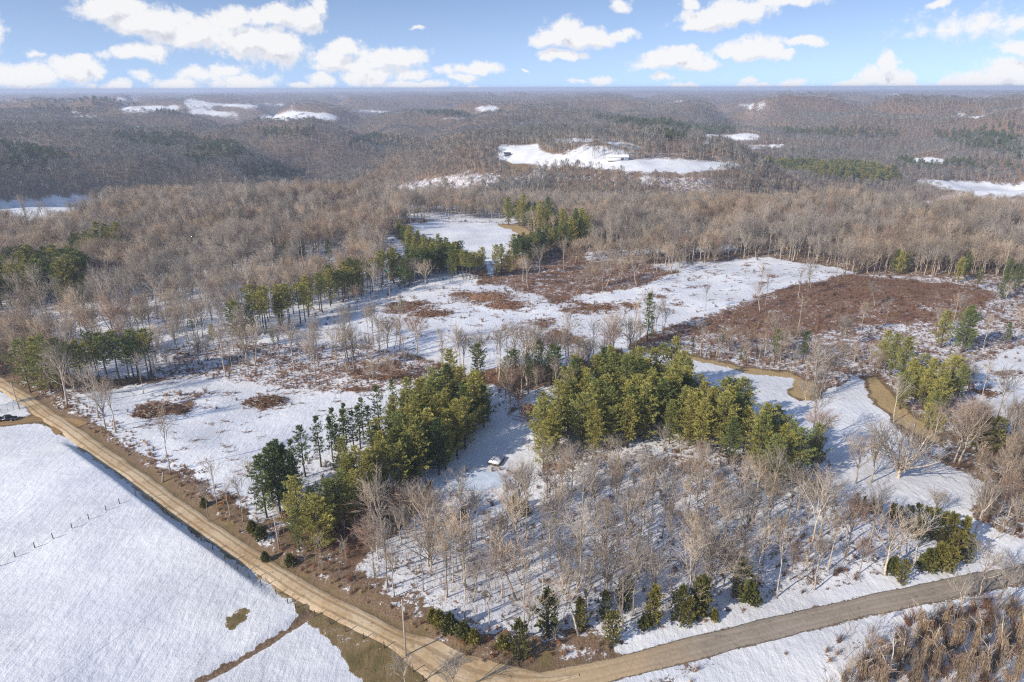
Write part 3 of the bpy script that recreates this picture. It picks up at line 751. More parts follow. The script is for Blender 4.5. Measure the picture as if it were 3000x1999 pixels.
def shrub(seed, H=1.6, n=26, w=.03, spread=.7, mi=0, leaf=0):
    rg = np.random.default_rng(seed); b = MB()
    for k in range(n):
        az = rg.uniform(0, 6.28); s_ = rg.uniform(.1, spread); hh = H * rg.uniform(.5, 1.1)
        p = np.array([rg.normal() * .25, rg.normal() * .25, -.1]); q = np.array([math.cos(az) * s_ * hh, math.sin(az) * s_ * hh, hh])
        m_ = (p + q) * .5 + rg.normal(size=3) * .12
        b.twig(p, q, w, mi)
        for _ in range(2): b.twig(m_, m_ + (q - p) * .45 + rg.normal(size=3) * .3, w * .7, mi)
    for k in range(leaf): tuft(b, rg.normal(size=3) * np.array([.5, .5, .3]) * H * .5 + np.array([0, 0, H * .55]), np.array([0, 0, 1.]), .3, .1, 3, rg, mi)
    return b
def debris(seed, n=7, L=1.4):
    rg = np.random.default_rng(seed); b = MB()
    for k in range(n):
        a = rg.normal() * .5; l = L * rg.uniform(.4, 1.2); p = np.array([rg.normal() * .8, rg.normal() * .5, .04 + .1 * rg.random()])
        d = np.array([math.cos(a), math.sin(a), rg.normal() * .18]) * l
        b.tube([p - d / 2, p + d / 2], [rg.uniform(.04, .10), .03], 4, 0, False)
        if rg.random() < .5: b.twig(p, p + d * .4 + np.array([rg.normal() * .3, rg.normal() * .3, .35]), .03)
    return b

# ------------------------------------------------------------------ masses of plants nobody could count
def scatter_mass(name, protos, x, y, z, rotz, scl, idx, label, cat, tilt=None):
    """one object: copies of a few plant meshes stood on given ground points"""
    lib = bpy.data.collections.new(name + " kinds")
    for k, me in enumerate(protos): lib.objects.link(bpy.data.objects.new("%s kind %02d" % (name, k), me))
    me = bpy.data.meshes.new(name); n = len(x)
    me.vertices.add(n); me.vertices.foreach_set('co', np.column_stack([x, y, z]).astype(np.float32).ravel())
    a = me.attributes.new('rot', 'FLOAT_VECTOR', 'POINT')
    tl = np.zeros((n, 2)) if tilt is None else tilt
    a.data.foreach_set('vector', np.column_stack([tl, rotz]).astype(np.float32).ravel())
    a = me.attributes.new('scl', 'FLOAT_VECTOR', 'POINT')
    s = np.asarray(scl); s = np.column_stack([s, s, s]) if s.ndim == 1 else s
    a.data.foreach_set('vector', s.astype(np.float32).ravel())
    a = me.attributes.new('pick', 'INT', 'POINT'); a.data.foreach_set('value', np.asarray(idx, np.int32))
    o = link(name, me)
    g = bpy.data.node_groups.new(name, 'GeometryNodeTree'); g.is_modifier = True
    g.interface.new_socket("Geometry", in_out='INPUT', socket_type='NodeSocketGeometry')
    g.interface.new_socket("Geometry", in_out='OUTPUT', socket_type='NodeSocketGeometry')
    t = NT(g); i = t.node('NodeGroupInput'); ou = t.node('NodeGroupOutput')
    ci = t.node('GeometryNodeCollectionInfo'); ci.inputs['Collection'].default_value = lib
    ci.inputs['Separate Children'].default_value = True; ci.inputs['Reset Children'].default_value = True
    ip = t.node('GeometryNodeInstanceOnPoints'); ip.inputs['Pick Instance'].default_value = True
    def at_(nm, dt):
        q = t.node('GeometryNodeInputNamedAttribute', data_type=dt); q.inputs['Name'].default_value = nm
        return [s for s in q.outputs if s.enabled][0]
    t.l.new(i.outputs[0], ip.inputs['Points']); t.l.new(ci.outputs[0], ip.inputs['Instance'])
    t.l.new(at_('pick', 'INT'), ip.inputs['Instance Index']); t.l.new(at_('rot', 'FLOAT_VECTOR'), ip.inputs['Rotation'])
    t.l.new(at_('scl', 'FLOAT_VECTOR'), ip.inputs['Scale']); t.l.new(ip.outputs[0], ou.inputs[0])
    md = o.modifiers.new("scatter", 'NODES'); md.node_group = g
    return tag(o, label, cat, kind='stuff')

# ------------------------------------------------------------------ labels that single things out
MARKS = [(860,1340,"on the brown bank above the dirt road"),(900,1215,"below the lower end of the left pine grove"),(1075,1180,"beside the frozen pond"),(960,1420,"behind the tall roadside pole"),
 (1120,1440,"above the road junction"),(1180,1320,"on the snowy slope below the pond"),(1340,1230,"in the middle of the snowy wood"),(1400,1400,"behind the cedars of the paved road"),(1250,1460,"near the junction end of the paved road"),
 (1530,1130,"in front of the big pine grove"),(1560,1290,"in the wood above the paved road"),(1690,1400,"on the upper verge of the paved road"),(1720,1160,"at the right foot of the big pine grove"),(1740,1280,"in the wood left of the arborvitae"),
 (1900,1250,"below the row of arborvitae"),(2000,1320,"above the bend of the paved road"),(2160,1240,"beside the olive cedar clump"),(2290,1330,"by the right end of the paved road"),(1860,1120,"between the pine grove and the arborvitae"),
 (2060,1095,"beside the big spreading tree"),(2290,1150,"on the brushy slope at the right edge"),(2230,1010,"behind the wide tan grass strip"),(2100,1450,"in the vine thicket below the paved road"),(2280,1480,"at the bottom right corner"),
 (1880,900,"at the neck of the two right snow fields"),(1720,830,"above the tan rim of the right field"),(1520,780,"where the great clearing narrows"),(2000,860,"at the head of the tan grass strip"),(2200,780,"on the right rise by the broad pines"),
 (1230,880,"behind the junk pile in the centre"),(1120,900,"at the top of the left pine grove"),(1000,1000,"on the crest of the left pine grove"),(930,1080,"in the lower part of the left pine grove"),(1350,900,"at the top left of the big pine grove"),(1500,920,"on the crest of the big pine grove"),
 (1620,960,"in the right part of the big pine grove"),(1420,1010,"in the heart of the big pine grove"),(1280,1030,"at the left tip of the big pine grove"),(1800,1040,"at the lower right of the big pine grove"),
 (760,1060,"in the thin pines of the left snow field"),(650,1180,"beside the grey pole of the dirt road"),(540,1160,"between the left snow field and the dirt road"),(240,980,"at the driveway end of the left snow field"),
 (90,900,"beside the far bend of the dirt road"),(230,890,"in the pine row above the left snow field"),(330,870,"at the right end of the left pine row"),(500,850,"in the scrub above the left snow field"),(900,840,"in the slash strip between the snow fields"),
 (550,770,"on the left border of the great clearing"),(680,750,"low in the diagonal row of tall pines"),(850,670,"in the middle of the diagonal row of tall pines"),(1000,635,"left of the gap in the pine hedge"),(1090,640,"in the tall bare-stemmed stand by the gap"),(1150,632,"right of the gap in the pine hedge"),
 (1230,595,"along the right arm of the pine hedge"),(1320,575,"at the right end of the pine hedge"),(960,580,"on the left edge of the heart-shaped field"),(1230,525,"behind the heart-shaped field"),(100,690,"in the dark stand at the left edge"),(230,600,"behind the dark stand at the left edge"),
 (196,740,"alone below the dark left stand"),(660,600,"in the far wood left of the pine hedge"),(2080,620,"in the tree belt beyond the red-brown slope"),(1400,470,"in the far wood above the heart-shaped field")]
ORD = "leftmost second third fourth fifth sixth seventh eighth ninth tenth eleventh twelfth thirteenth fourteenth fifteenth sixteenth seventeenth eighteenth nineteenth twentieth".split()
ITEMS = []
def note(o, kindphrase, p, zone=None):
    if zone is None:
        q = project(p[0], p[1], p[2]); zone = min(MARKS, key=lambda m: (m[0] - q[0]) ** 2 + (1.5 * (m[1] - q[1])) ** 2)[2]
    ITEMS.append((o, kindphrase, zone, float(project(p[0], p[1], p[2])[0])))
def write_labels():
    g = {}
    for it in ITEMS: g.setdefault((it[1], it[2]), []).append(it)
    for (kp, zn), L in g.items():
        L.sort(key=lambda i: i[3]); n = len(L)
        for i, (o, _, _, _) in enumerate(L):
            if n == 1: o['label'] = "%s %s" % (kp, zn)
            elif n == 2: o['label'] = "%s %s, %s of two" % (kp, zn, ("left", "right")[i])
            else:
                w = ORD[i] + (" from left" if i else "") if i < len(ORD) else "number %d from left" % (i + 1)
                if i == n - 1: w = "rightmost"
                o['label'] = "%s %s, %s" % (kp, zn, w)

# ------------------------------------------------------------------ tree kinds
B_KINDS = []   # (phrase, trunk mesh, crown mesh)
def reg(lst, phrase, gen, tmat, cmat):
    tk, cr = gen
    lst.append((phrase, tk.mesh('trunk', tmat, True), cr.mesh('crown', cmat), tk, cr, tmat, cmat))
for i, (ph, kw, cm) in enumerate([
  ("tall tan bare tree", dict(H=20, fork=.42, spread=.42, nl=9), 'twig_tan'),
  ("tall grey bare tree", dict(H=21, fork=.48, spread=.38, nl=8), 'twig_grey'),
  ("round-headed tan bare tree", dict(H=17, fork=.3, spread=.55, nl=11), 'twig_tan'),
  ("broad grey bare tree", dict(H=17, fork=.3, spread=.58, nl=11), 'twig_grey'),
  ("reddish-twigged bare tree", dict(H=16, fork=.35, spread=.5, nl=11, dense=1.2), 'twig_red'),
  ("slim tan bare tree", dict(H=18, fork=.48, spread=.3, nl=6, dense=.9, trunk_r=.17), 'twig_tan'),
  ("slim grey bare tree", dict(H=17, fork=.45, spread=.3, nl=6, dense=.9, trunk_r=.16), 'twig_grey'),
  ("leaning tan bare tree", dict(H=17, fork=.4, spread=.45, nl=8, lean=.16), 'twig_tan'),
  ("crooked grey bare tree", dict(H=14, fork=.3, spread=.7, nl=8, lean=.12, dense=1), 'twig_grey'),
  ("bushy tan bare tree", dict(H=14, fork=.2, spread=.55, nl=14, dense=1.1), 'twig_tan')]):
    reg(B_KINDS, ph, bare_tree(100 + i, **kw), M['trunk'], M[cm])
OAK = []; reg(OAK, "big spreading bare tree", bare_tree(300, H=17, fork=.06, spread=.95, nl=18, trunk_r=.5, dense=1.2, twig=.04), M['trunk'], M['twig_grey'])
WHITE = []; reg(WHITE, "white-barked bare tree", bare_tree(310, H=15, fork=.42, spread=.75, nl=6, dense=.8, lean=.1, trunk_r=.24), M['white_bark'], M['white_bark'])
reg(WHITE, "pale leaning bare tree", bare_tree(311, H=14, fork=.6, spread=.35, nl=4, dense=.6, lean=.25, trunk_r=.2), M['white_bark'], M['white_bark'])
P_KINDS = []
for i, (ph, kw, cm) in enumerate([
  ("broad yellow-green pine", dict(H=17, start=.08, wid=.24, tiers=22), 'pine'),
  ("dense green pine", dict(H=17, start=.15, wid=.22, tiers=20), 'pine'),
  ("dense dark pine", dict(H=17.5, start=.15, wid=.21, tiers=20), 'pine_dark'),
  ("bare-stemmed green pine", dict(H=18, start=.5, wid=.20, tiers=12), 'pine'),
  ("bare-stemmed dark pine", dict(H=18, start=.5, wid=.19, tiers=12), 'pine_dark'),
  ("thin see-through pine", dict(H=17, start=.32, wid=.13, tiers=16, sparse=.25), 'pine_dark'),
  ("low round yellow-green pine", dict(H=10, start=.05, wid=.38, tiers=16), 'pine'),
  ("uneven yellow-green pine", dict(H=17, start=.12, wid=.29, tiers=17, sparse=.12), 'pine'),
  ("pointed green pine", dict(H=18, start=.12, wid=.19, tiers=24), 'pine')]):
    reg(P_KINDS, ph, pine(500 + i, **kw), M['pine_bark'], M[cm])
C_KINDS = []
for i, (ph, kw, cm) in enumerate([
  ("conical dark cedar", dict(H=6.5, start=.03, wid=.20, tiers=15, k=8, L=.5, w=.075), 'cedar'),
  ("ragged olive cedar", dict(H=6, start=.03, wid=.30, tiers=13, k=8, L=.5, w=.075, sparse=.15), 'cedar'),
  ("low bushy dark cedar", dict(H=3.2, wid=.42, n=380), 'cedar')]):
    reg(C_KINDS, ph, pine(700 + i, **kw) if i < 2 else cedar(700 + i, **kw), M['pine_bark'], M[cm])
A_KINDS = []; reg(A_KINDS, "narrow pointed arborvitae", cedar(800, H=4.3, wid=.125, n=420, L=.36, w=.08, narrow=True), M['pine_bark'], M['arbor'])
def plant(kind, name, x, y, cat, group, scale=1.0, rotz=None, zone=None, label=None):
    z = hgt(x, y)
    o = bpy.data.objects.new(name, None); COL.objects.link(o)
    o.empty_display_size = .3
    o.location = (x, y, z); o.rotation_euler = (0, 0, random.uniform(0, 6.28) if rotz is None else rotz); o.scale = (scale,) * 3 if np.isscalar(scale) else scale
    link('trunk', kind[1], o); link('crown', kind[2], o)
    tag(o, label, cat, group)
    if label is None: note(o, kind[0], (x, y, z), zone)
    return o
def fused(kind):
    b = MB(); 
    for V, T, I in zip(kind[3].V, [t for t in kind[3].T], kind[3].I): pass
    Vt, Tt = np.concatenate(kind[3].V), np.concatenate(kind[3].T); Vc, Tc = np.concatenate(kind[4].V), np.concatenate(kind[4].T)
    return mesh_from('tree', np.concatenate([Vt, Vc]), np.concatenate([Tt, Tc + len(Vt)]), [kind[5], kind[6]], np.concatenate([np.zeros(len(Tt)), np.ones(len(Tc))]))

# ------------------------------------------------------------------ evergreens
def S5(l, h=None): return [((1000 + a / 2.24) / 1.275, (600 + b / 2.24) / 1.275) for a, b in l]
pines = []    # x, y, kind, scale
def row(pts, kinds, H, jit=0.0, rep=1, back=0):
    for (px, py) in pts:
        for r_ in range(rep):
            x, y, _ = at(px, py - r_ * back)
            x += random.uniform(-jit, jit); y += random.uniform(-jit, jit); k = random.choice(kinds)
            pines.append((x, y, k, H * random.uniform(.86, 1.12)))
def grove(poly, sp, kinds, H, skip=0.0):
    xs, ys = flat([p[0] for p in poly], [p[1] for p in poly])
    X, Y = np.meshgrid(np.arange(min(xs) - 5, max(xs) + 5, sp), np.arange(min(ys) - 5, max(ys) + 5, sp))
    X = X.ravel() + rng.uniform(-.38, .38, X.size) * sp; Y = Y.ravel() + rng.uniform(-.38, .38, Y.size) * sp
    px, py = project(X, Y, terrain(X, Y)); m = inpoly(px, py, poly) & (rng.random(X.size) > skip)
    for x, y in zip(X[m], Y[m]): pines.append((x, y, random.choice(kinds), H * random.uniform(.82, 1.14)))
row([(70,902)], [0], 21); row([(119,901)], [0], 18); row([(95,880)], [1], 17)
row([(152,905),(168,904),(196,901),(224,891),(252,887),(280,884),(304,880),(325,880),(347,873)], [3, 4, 3], 18, 1, 2, 12)
grove([(0,715),(205,700),(215,660),(130,645),(-60,650),(-60,720)], 5.6, [4, 4, 3, 1], 19)
grove([(170,628),(290,605),(290,575),(180,585)], 6.5, [1, 3, 2], 17)
row([(196,737)], [5], 15); row([(549,772)], [6], 13); row([(628,790),(490,790)], [6, 1], 8)
row([(591,768),(616,768),(640,764),(658,761),(672,750),(696,743),(712,728),(735,715),(760,705),(783,695),(798,690),(812,688),(830,681),(853,674),(879,661),(903,653)], [3, 3, 1, 3], 17.5, 1.5, 2, 5)
row([(926,660),(942,653),(956,646),(968,640),(980,642),(990,636),(1001,635),(1012,630),(1022,632),(1035,637),(1045,630),(1054,628)], [2, 4, 2, 1], 15, 1.5, 3, 8)
row([(1064,642),(1073,640),(1082,643),(1091,641),(1100,640),(1110,639)], [3], 14.5, .6, 2, 5)
row([(1141,635),(1155,628),(1166,632),(1150,615)], [3, 1], 16, 1, 1)
row([(1183,618),(1192,612),(1201,607),(1210,603),(1218,600),(1228,596),(1236,591),(1250,590),(1264,586),(1278,582)], [2, 4, 1], 14.5, 1, 3, 7)
row([(1288,579),(1298,577),(1309,576),(1320,573),(1330,572),(1344,569),(1312,560),(1335,556)], [1, 2, 0], 18, 1)
row([(921,556),(926,566),(945,575),(960,583),(975,590),(992,597),(1008,603),(1025,612),(1040,620),(955,600),(975,608),(990,618),(1010,622),(940,592)], [1, 0, 2], 14, 1, 2, 5)
row([(1169,516),(1190,520),(1204,523),(1226,530),(1240,537),(1254,537),(1271,541),(1292,551),(1323,551),(1335,556),(1215,518),(1260,528)], [1, 2, 0], 19, 1, 2, 6)
grove([(1345,498),(1440,502),(1445,480),(1350,478)], 8, [2], 12)
# left centre grove, from the junk pile down to the dirt road
grove([(1118,958),(1112,1000),(1058,1046),(1012,1096),(965,1135),(880,1150),(850,1118),(868,1060),(905,1010),(960,962),(1030,930),(1090,925)], 4.7, [1, 0, 1, 2], 15.5)
grove([(1080,930),(1130,935),(1150,915),(1095,905)], 6.5, [2, 4], 18)
row([(700,1246),(735,1235),(765,1200),(795,1165),(830,1145),(725,1270),(680,1262),(760,1245),(800,1130),(860,1150),(840,1165),(815,1185),(790,1212),(772,1225),(745,1255),(880,1137),(820,1152)], [0, 0, 1], 13.5, 1)
row([(622,1186),(646,1182),(668,1172),(690,1150),(640,1140),(676,1120),(706,1098),(632,1160)], [5, 5, 2], 16.5, .8)
row([(740,1075),(762,1062),(780,1055),(796,1046),(815,1040),(832,1030),(850,1022),(872,1000),(768,1040),(800,1020),(840,1008),(900,960)], [5], 13.5, .8)
row([(1238,878),(1255,890),(1270,882),(1284,900),(1218,905),(1160,905),(1175,898),(1300,930),(1330,910)], [5, 5, 4], 14, 1)
# big centre grove
grove([(1318,905),(1440,880),(1530,885),(1575,915),(1600,945),(1690,970),(1700,1010),(1720,1050),(1670,1072),(1600,1055),(1530,1030),(1450,1030),(1330,1062),(1245,1080),(1238,1020),(1290,980)], 5.2, [1, 0, 1, 0, 2], 15.5)
grove([(1725,1035),(1800,1030),(1860,1090),(1850,1135),(1770,1140),(1735,1090)], 4.8, [0, 1, 0], 15)
row([(1710,985),(1690,950),(1745,1060),(1860,1075),(1250,1040)], [5, 1], 11, 1)
# right side
row([(1487,785)], [5], 18); row([(1495,792)], [5], 13)
row([(1779,833)], [5], 15); row([(1849,830),(1842,838)], [5], 13); row([(1590,815),(1660,800),(1700,838)], [5], 8)
row([(2025,848),(2045,862)], [1], 14); row([(2088,905),(2068,880)], [1, 2], 16)
row([(2075,915),(2100,925),(2128,940),(2150,950),(2172,940),(2195,925),(2120,905),(2155,915),(2185,900),(2105,895),(2070,945),(2140,970)], [0, 6, 1], 12.5, 1.5)
row([(2160,800),(2208,812),(2218,800)], [2, 0, 1], 16); row([(2258,1030),(2280,1035),(2240,1028)], [6], 9)
row([(2130,985),(2155,990)], [6], 7); row([(2310,790)], [2], 9)
row([(2065,632),(2080,630),(2055,628),(2190,600),(2200,650),(2215,640),(2245,665),(2312,650),(2300,690),(2330,670)], [2, 1, 5], 13)
row([(450,770),(395,700),(760,600),(690,608),(650,612),(632,610),(666,612),(700,604)], [2, 5], 13, 1)
PB = {0: 16, 1: 16, 2: 17, 3: 18, 4: 18, 5: 17, 6: 10, 7: 17, 8: 18}
pines = [(x, y, (7 if k == 0 and random.random() < .5 else 8 if k == 1 and random.random() < .4 else k), H * random.uniform(.92, 1.06)) for x, y, k, H in pines]
keepP = sorted(pines, key=lambda p: math.hypot(p[0], p[1]) / p[3])
for x, y, k, H in keepP[:300]:
    kd = P_KINDS[k]; s = H / PB[k]
    plant(kd, 'pine_tree', x, y, 'pine', 'pines on the snowy farmland', (s * random.uniform(.95, 1.25), s * random.uniform(.95, 1.25), s))
pine_xy = np.array([(p[0], p[1]) for p in pines])
print('pines', len(pines))

# cedars and arborvitae
for q, (px, py, k, H) in enumerate([(1193,1512,1,8.0),(1155,1490,2,3),(1258,1456,1,9.5),(1332,1446,0,7),(1406,1478,1,7),(1388,1420,1,6),(1435,1396,1,7.5),(1499,1440,0,9),(1560,1428,1,8),(1600,1420,0,9),(1580,1435,1,6),
   (1611,1415,0,9),(1700,1372,1,8.5),(1722,1386,2,5),(2070,1340,1,5.5),(2050,1318,2,4),(1010,1440,2,3.5),(1035,1452,2,4),(1065,1465,2,3.5),(995,1430,2,3),(1090,1478,2,3),(668,1300,2,3),(580,1225,2,3.2),(600,1240,2,3.5),(470,1165,2,2.5),
   (2080,1215,1,6),(2100,1222,1,7),(2120,1228,1,7),(2140,1236,1,7.5),(2160,1246,1,7.5),(2175,1262,0,9),(2205,1262,0,8),(2195,1285,1,7),(2220,1290,1,6.5),(2130,1310,2,5),(2155,1306,2,6),(2180,1312,1,6),(2110,1240,1,6),
   (1065,1195,2,3),(1180,1175,2,4),(1205,1182,2,3.5),(610,1290,2,2.4),(1480,1445,2,3),(1640,1425,2,2.5)]):
    x, y, z = at(px, py); s = H / {0: 6.5, 1: 6, 2: 3.2}[k]
    plant(C_KINDS[k], 'cedar_tree', x, y, 'cedar', 'cedars in the snowy wood', s)
for z_ in [(600,520),(658,525),(730,560),(1030,640),(1100,670),(1180,690),(1255,700),(1365,750),(1400,745),(1458,752)]:
    x, y, z = at((2200 + z_[0] / 3.361) / 1.275, (1300 + z_[1] / 3.361) / 1.275)
    plant(A_KINDS[0], 'arborvitae', x, y, 'arborvitae', 'arborvitae in a row on the snow', random.uniform(.92, 1.12), zone="in the row on the snow")

# ------------------------------------------------------------------ bare trees: named ones first, then the woods
x, y, z = at(2064, 1098); plant(OAK[0], 'bare_tree', x, y, 'bare tree', 'bare trees of the snowy woods', 1.05, 0, label="largest many-stemmed bare tree with wide fan crown on the right snow field")
x, y, z = at(2002, 1110); plant(B_KINDS[3], 'bare_tree', x, y, 'bare tree', 'bare trees of the snowy woods', 1.0, label="gnarled bare tree just left of the largest fan-crowned tree")
x, y, z = at(2099, 1302); plant(WHITE[0], 'bare_tree', x, y, 'bare tree', 'bare trees of the snowy woods', 1.0, 2.0, label="white-barked forked tree standing before the olive cedar clump")
x, y, z = at(2062, 1292); plant(WHITE[0], 'bare_tree', x, y, 'bare tree', 'bare trees of the snowy woods', .85, 4.0, label="slimmer pale tree just left of the white-barked forked tree")
x, y, z = at(2047, 1556); plant(WHITE[1], 'bare_tree', x, y, 'bare tree', 'bare trees of the snowy woods', .85, 2.6, label="pale leaning tree rising from the vine thicket at bottom right")
hand = [(226,961,1,1.05,3.0),(266,993,0,1.15,3.2),(1210,893,1,1.45,0),(886,828,6,1.05,1),(952,865,6,.7,0),(984,868,8,.65,2),(1019,878,6,.8,2),(837,858,5,.9,1),(812,880,8,.7,3),(858,875,6,.9,3),(1276,930,5,1.1,0),(1310,955,6,1.2,2),
  (1302,840,6,1.1,1),(1330,905,0,1.1,3),(1759,703,6,1.3,1),(1834,687,6,1.2,2),(1621,715,6,.95,2),(1882,920,8,1.0,1),(1855,930,8,.9,3),(1868,915,5,.9,3),(2240,1225,3,1.1,0),(2150,1180,9,.6,0),(2330,1120,1,1.1,0),(2300,1180,0,1.0,1),
  (1170,960,5,.8,0),(930,1585,3,.6,0),(1040,1600,3,.7,1),(2290,1400,3,.95,1),(2215,1430,8,1.0,2),(2345,1420,1,.9,3),(2250,1370,3,1.0,2),(470,830,8,1,1),(455,850,8,1,2),(205,930,6,.9,0),(330,905,5,1,0),(480,1200,6,.8,0),(500,1160,5,.9,1),(560,1200,6,1.0,2),(590,1170,5,1.0,3),(530,1190,6,.7,3)]
used = []
for (px, py, k, s, rz) in hand:
    x, y, z = at(px, py); used.append((x, y)); plant(B_KINDS[k], 'bare_tree', x, y, 'bare tree', 'bare trees of the snowy woods', s * .8, rz)
n_ind = 5 + len(hand)
def grid_pts(r0, r1, sp, half=44):
    X, Y = np.meshgrid(np.arange(-r1 * math.sin(R(half)), r1 * math.sin(R(half)), sp), np.arange(30, r1, sp))
    X = X.ravel() + rng.uniform(-.45, .45, X.size) * sp; Y = Y.ravel() + rng.uniform(-.45, .45, Y.size) * sp
    r = np.hypot(X, Y); m = (r >= r0) & (r < r1) & (np.abs(np.arctan2(X, Y)) < R(half))
    X, Y = X[m], Y[m]; Z = terrain(X, Y); px, py = project(X, Y, Z)
    return X, Y, Z, px, py
def road_far(X, Y, d=5.0):
    ok = np.ones(X.shape, bool); m = np.hypot(X, Y) < 500
    for k, w in ((dirt_k, d), (paved_k, d), (drive_k, d)): ok[m] &= dist_poly(X[m], Y[m], k)[0] > w
    return ok
def pine_clear(X, Y, d=3.0):
    ok = np.ones(X.shape, bool)
    m = np.nonzero(np.hypot(X, Y) < 900)[0]
    for c in range(0, len(m), 4000):
        i = m[c:c + 4000]; D = np.min(np.hypot(X[i][:, None] - pine_xy[:, 0], Y[i][:, None] - pine_xy[:, 1]), 1); ok[i] = D > d
    return ok
bare = []   # rows: x, y, z, scale, zone type
W1 = [(800,1300),(850,1240),(950,1180),(1040,1212),(1175,1212),(1240,1130),(1265,1085),(1330,1078),(1500,1062),(1640,1085),(1740,1125),(1840,1130),(1880,1205),(1980,1255),(2090,1300),(1900,1355),(1700,1400),(1500,1450),(1250,1500),(1100,1450),(850,1380)]
RIGHT = [(2240,1060),(2400,1080),(2420,1260),(2300,1250),(2230,1190)]
LFRONT = [(-40,860),(60,905),(150,960),(130,900),(60,840),(-40,800)]
MIDC = [(1130,900),(1330,860),(1330,930),(1200,930),(1120,925)]
RB = [(1540,820),(1640,795),(1960,812),(2060,800),(2010,870),(1880,890),(1720,845)]
for poly, sp in ((W1, 5.6), (RIGHT, 7), (LFRONT, 6), (MIDC, 7.5), (RB, 9)):
    X, Y, Z, px, py = grid_pts(80, 520, sp)
    m = inpoly(px, py, poly) & road_far(X, Y, 6) & pine_clear(X, Y, 2.6)
    for r_ in zip(X[m], Y[m], Z[m]): bare.append((*r_, random.uniform(.55, 1.08) * ((1 if poly is W1 else .72) * (.62 + .38 * float(sstep(1090, 1230, float(project(*r_)[1]))) if poly is W1 else 1))))
X, Y, Z, px, py = grid_pts(90, 750, 5.2)
_, _, dens = cover(px, py, X, Y)
ROWCLR = [(560,775),(700,715),(880,650),(960,655),(980,670),(860,715),(700,790),(600,815)]
dens[inpoly(px, py, ROWCLR)] = .04
HEART = [(938,505),(1192,505),(1215,540),(1180,575),(1128,645),(1112,600),(1050,575),(950,545)]
hp = 17 * F / np.hypot(X, Y)
LFIELD = [(-60,470),(21,460),(175,450),(292,448),(245,470),(196,488),(105,510),(-60,528)]
dens[inpoly(px, py - hp * .6, LFIELD)] *= .25
dens[inpoly(px, py, LFIELD)] = 0
dens[inpoly(px, py, [(900,540),(960,520),(1190,540),(1350,550),(1365,575),(1250,620),(1130,655),(1000,665),(900,640),(880,590)])] = 0
dens[inpoly(px, py - hp * .75, HEART) | inpoly(px, py - hp * .4, HEART) | inpoly(px, py, HEART)] = 0
m = (rng.random(X.size) < dens) & road_far(X, Y, 6) & pine_clear(X, Y, 3.2) & (py < 1500)
m &= ~inpoly(px, py, W1) & ~inpoly(px, py, [(200,1100),(1100,1100),(1100,1600),(200,1600)])
for r_ in zip(X[m], Y[m], Z[m]): bare.append((*r_, random.uniform(.68, 1.1)))
bare = np.array(bare); q, qy = project(bare[:, 0], bare[:, 1], bare[:, 2])
inview = (q > -20) & (q < 2375) & (qy < 1600)
order = np.argsort(np.hypot(bare[:, 0], bare[:, 1]) / bare[:, 3] + 1e6 * ~inview)
nind = 300 - n_ind
for i in order[:nind]:
    x, y, z, s = bare[i]; k = random.choice([0, 0, 1, 1, 2, 3, 4, 5, 5, 5, 6, 6, 7, 9])
    plant(B_KINDS[k], 'bare_tree', x, y, 'bare tree', 'bare trees of the snowy woods', (s * random.uniform(.9, 1.15), s * random.uniform(.9, 1.15), s))
rest = bare[order[nind:]]
near_meshes = [fused(k) for k in B_KINDS]
far_meshes = []
for i in range(8):
    far_meshes.append(far_tree(900 + i, 16 + i * .4, .15 + .02 * (i % 3), 54).mesh('far tree', [M['trunk'], [M['twig_far'], M['twig_mid']][i % 2]]))
XX = [rest[:, 0]]; YY = [rest[:, 1]]; ZZ = [rest[:, 2]]; SS = [rest[:, 3]]; st_ = fbm(rest[:, 0] / 70, rest[:, 1] / 70, 2)
II = [np.where(st_ + rng.normal(0, .2, len(rest)) > 0, rng.choice([0, 2, 5, 7, 9, 4], len(rest)), rng.choice([1, 3, 6, 8], len(rest)))]
SS[0] = SS[0] * (1 + .22 * fbm(rest[:, 0] / 55 + 5, rest[:, 1] / 55, 2))
ever = []
def green_here(px, py, X, Y):
    g = np.zeros(X.shape, bool); j = 3.5 * fbm(X / 160, Y / 160, 4)
    for P_ in FAR_GREEN: g |= inpoly(px + j * 8, py + j * 1.6, P_)
    g |= (fbm(X / 330 + 5, Y / 330 + 5, 3) > .80) & (np.hypot(X, Y) > 1100)
    return g
GROVE_K = [(1742,392),(1780,384),(1860,382),(1960,388),(2060,402),(2066,428),(2010,430),(1900,412),(1800,404)]
